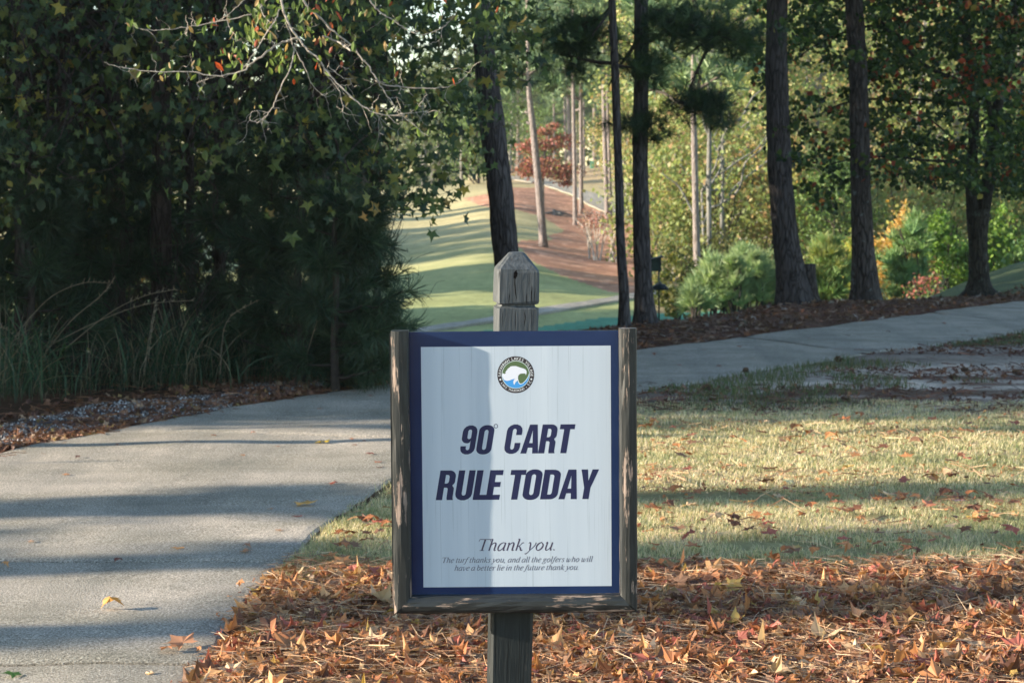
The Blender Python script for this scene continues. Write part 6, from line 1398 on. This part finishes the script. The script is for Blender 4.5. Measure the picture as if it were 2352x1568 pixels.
def build_small():
    g = np.random.default_rng(81)
    dk = mat_simple('dark_green_metal', (.012, .022, .022), .45, .5); hw = mat_simple('green_stained_board', (.035, .06, .05), .75, .2, .3, 30); rm = mat_simple('dark_roof_board', (.02, .03, .027), .6, .3)
    Y = 22.6; X = P(1514, 740, Y)[0]; z = float(zt(X, Y)); k = Y/F; zz = lambda py: P(1514, py, Y)[2]
    t = Thing('bird_house', 'green box bird house on a thin pole with dark dome baffle', 'bird house', (X, Y, z))
    mb = MB().add(*tube(np.array([[X, Y, z-.3], [X-.004, Y, zz(660)], [X-.008, Y, zz(612)]]), [.0085]*3, 8)); t.add('pole', mb, dk, True)
    prof = [(.0, 650.5), (4, 650.6), (9, 652), (14, 655), (18, 659.5), (20, 664)]; mb = MB(); n = 24; V = []
    for r_, py in prof:
        for a in range(n): V.append([X+max(r_, .3)*k*math.cos(a*2*math.pi/n)+.006, Y+max(r_, .3)*k*math.sin(a*2*math.pi/n), zz(py)])
    m_ = len(prof); inner = [[v[0], v[1], v[2]-.006] for v in V]; i = np.arange(m_-1)[:, None]*n; j = np.arange(n)[None]; j2 = (j+1) % n
    Fq = np.stack([i+j, i+n+j, i+n+j2, i+j2], -1).reshape(-1, 4); mb.add(V+inner, [np.concatenate([Fq, Fq[:, ::-1]+m_*n, np.stack([(m_-1)*n+j[0], (m_-1)*n+j2[0], (2*m_-1)*n+j2[0], (2*m_-1)*n+j[0]], -1)]), np.array([list(range(n))])]); t.add('dome_baffle', mb, dk, True)
    mb = MB().add(*tube(np.array([[X+.002, Y, zz(651)], [X+.002, Y, zz(646)]]), [.02, .012], 10)); t.add('clamp_collar', mb, dk)
    # house body turned away, roof sloping to the left
    w = 19*k; x1 = X+3*k; x0 = x1-w-.03; d = .07; zb, ztr, ztl = zz(622), zz(592), zz(598)
    V = np.array([[x0, Y-d, zb], [x1, Y-d, zb], [x1, Y+d, zb], [x0, Y+d, zb], [x0, Y-d, ztl], [x1, Y-d, ztr], [x1, Y+d, ztr], [x0, Y+d, ztl]])
    mb = MB().add(V, np.array([[0, 1, 5, 4], [1, 2, 6, 5], [2, 3, 7, 6], [3, 0, 4, 7], [0, 3, 2, 1], [4, 5, 6, 7]])); body = t.add('box', mb, hw)
    mb = MB(); V = np.array([[x0-.05, Y-d-.03, ztl-.010], [x1+.02, Y-d-.03, ztr+.006], [x1+.02, Y+d+.03, ztr+.006], [x0-.05, Y+d+.03, ztl-.010]]); mb.add(np.vstack([V, V+[0, 0, .014]]), np.array([[0, 3, 2, 1], [4, 5, 6, 7], [0, 1, 5, 4], [1, 2, 6, 5], [2, 3, 7, 6], [3, 0, 4, 7]])); t.add('roof', mb, rm)
    mb = MB().add(*box(x1-.022, x1-.006, Y-d-.012, Y-d+.001, zb-.01, ztr-.004)); t.add('corner_board', mb, rm)
    mb = MB(); a = np.linspace(0, 6.283, 17)[:-1]; V = np.stack([x0-.0012+0*a, Y+.018*np.cos(a), zb+.11+.018*np.sin(a)], -1); mb.add(V, np.array([list(range(16))])); t.add('entrance_hole_shade', mb, mat_simple('painted_hole_dark', (.004, .004, .004), .9, 0))  # flat black disc; the dark of the hole is painted on
    # green utility cabinet on the hilltop
    p = far_point(1360, 387); Yc = p[1]; k = Yc/F; t = Thing('utility_cabinet', 'small pale green utility cabinet on the distant hilltop', 'utility box', p)
    m_ = mat_simple('pale_green_paint', (.12, .36, .25), .5, .3); w = 5.0*k; h = 17*k
    V = np.array([[p[0]+sx*w*s, Yc+sy*w*s, p[2]+zq] for zq, s in ((-.2, 1.0), (h*.9, .8), (h, .6)) for sx, sy in ((-1, -1), (1, -1), (1, 1), (-1, 1))]); F_ = [[a+b, a+(b+1) % 4, a+4+(b+1) % 4, a+4+b] for a in (0, 4) for b in range(4)]+[[8, 9, 10, 11]]
    t.add('housing', MB().add(V, np.array(F_)), m_); t.add('door_panel', MB().add(*box(p[0]-w*.55, p[0]+w*.55, Yc-w*1.03, Yc-w*.90, p[2]+.1, p[2]+h*.7)), m_)
    # old stump on the straw bed
    p = far_point(1276, 494); t = Thing('tree_stump', 'low weathered grey stump on the straw bed left of the slender pine', 'stump', p); mb = MB()
    V, Fs = tube(np.array([p+[0, 0, -.1], p+[0, 0, .05], p+[.02, 0, .16], p+[.05, 0, .22]]), [.34, .26, .20, .17], 12, .4, 8); mb.add(V, Fs)
    for a in (0.2, 2.8, 3.6, 5.2): mb.add(*tube(smooth_path(np.array([p+[.15*math.cos(a), .15*math.sin(a), .12], p+[.45*math.cos(a), .4*math.sin(a), .08], p+[.8*math.cos(a), .6*math.sin(a), .0]]), 3), np.linspace(.07, .02, 7), 6, .2, 3))
    t.add('wood', mb, M['bark_grey'], True)
# ------------------------------------------------------------------ light, sky, camera
HAZE = .0003
def build_light():
    el = math.radians(14.6); off = math.radians(9.0)
    sv = Vector((-math.cos(off)*math.cos(el), -math.sin(off)*math.cos(el), math.sin(el)))
    ld = bpy.data.lights.new('sun', 'SUN'); ld.energy = 5.0; ld.angle = math.radians(.55); ld.color = (1.0, .87, .70)
    o = bpy.data.objects.new('sun', ld); o.rotation_euler = (-sv).to_track_quat('-Z', 'Y').to_euler(); link(o)
    w = bpy.data.worlds.new('World'); S.world = w; w.use_nodes = True; nt = w.node_tree; nt.nodes.clear()
    bg = nt.nodes.new('ShaderNodeBackground'); sk = nt.nodes.new('ShaderNodeTexSky'); out = nt.nodes.new('ShaderNodeOutputWorld')
    sk.sky_type = 'NISHITA'; sk.sun_disc = False; sk.sun_elevation = el; sk.sun_rotation = math.atan2(sv.x, sv.y) % (2*math.pi)
    sk.air_density = 1.0; sk.dust_density = .2; sk.ozone_density = 1.5
    bg.inputs[1].default_value = .13
    nt.links.new(sk.outputs[0], bg.inputs[0]); nt.links.new(bg.outputs[0], out.inputs[0])
    S.view_settings.view_transform = 'Standard'; S.view_settings.look = 'None'; S.view_settings.exposure = 1.42; S.view_settings.gamma = 1.0
def build_camera():
    cd = bpy.data.cameras.new('camera'); cd.sensor_width = 36; cd.lens = 36*F/2352; cd.clip_end = 1500; cd.clip_start = .1
    cd.dof.use_dof = True; cd.dof.focus_distance = 4.7; cd.dof.aperture_fstop = 16
    o = bpy.data.objects.new('camera', cd); o.location = (0, 0, HC); o.rotation_euler = (math.pi/2-PITCH, 0, 0); link(o); S.camera = o
build_mats()
m, nt, N, L = newmat('stone_chips'); b_ = NB(nt); b_.out(b_.pbsdf(b_.attr(), .75, None, .4)); M['stone'] = m
build_ground(); build_sign(); build_big_trees(); build_far_pines(); build_left_wood(); build_overhang(); build_litter(); build_lawn(); build_leaves(); build_bits(); build_small()
build_light(); build_camera()
if HAZE:
    V_, F_ = box(-320, 320, -45, 440, -9, 46); hz = MB().add(V_, F_).obj('haze', None); tag(hz, None, None, None, 'stuff'); hz.data.materials.clear()
    m, nt, N, L = newmat('pale_air'); pv = nt.nodes.new('ShaderNodeVolumePrincipled'); pv.inputs['Density'].default_value = HAZE; pv.inputs['Color'].default_value = (.92, .96, 1.0, 1); pv.inputs['Anisotropy'].default_value = .3; oo = nt.nodes.new('ShaderNodeOutputMaterial'); nt.links.new(pv.outputs[0], oo.inputs['Volume']); hz.data.materials.append(m)
c = S.cycles; c.max_bounces = 6; c.diffuse_bounces = 3; c.glossy_bounces = 2; c.transmission_bounces = 4; c.transparent_max_bounces = 4
c.sample_clamp_indirect = 6; S.render.film_transparent = False; c.use_denoising = True; c.caustics_reflective = False; c.caustics_refractive = False
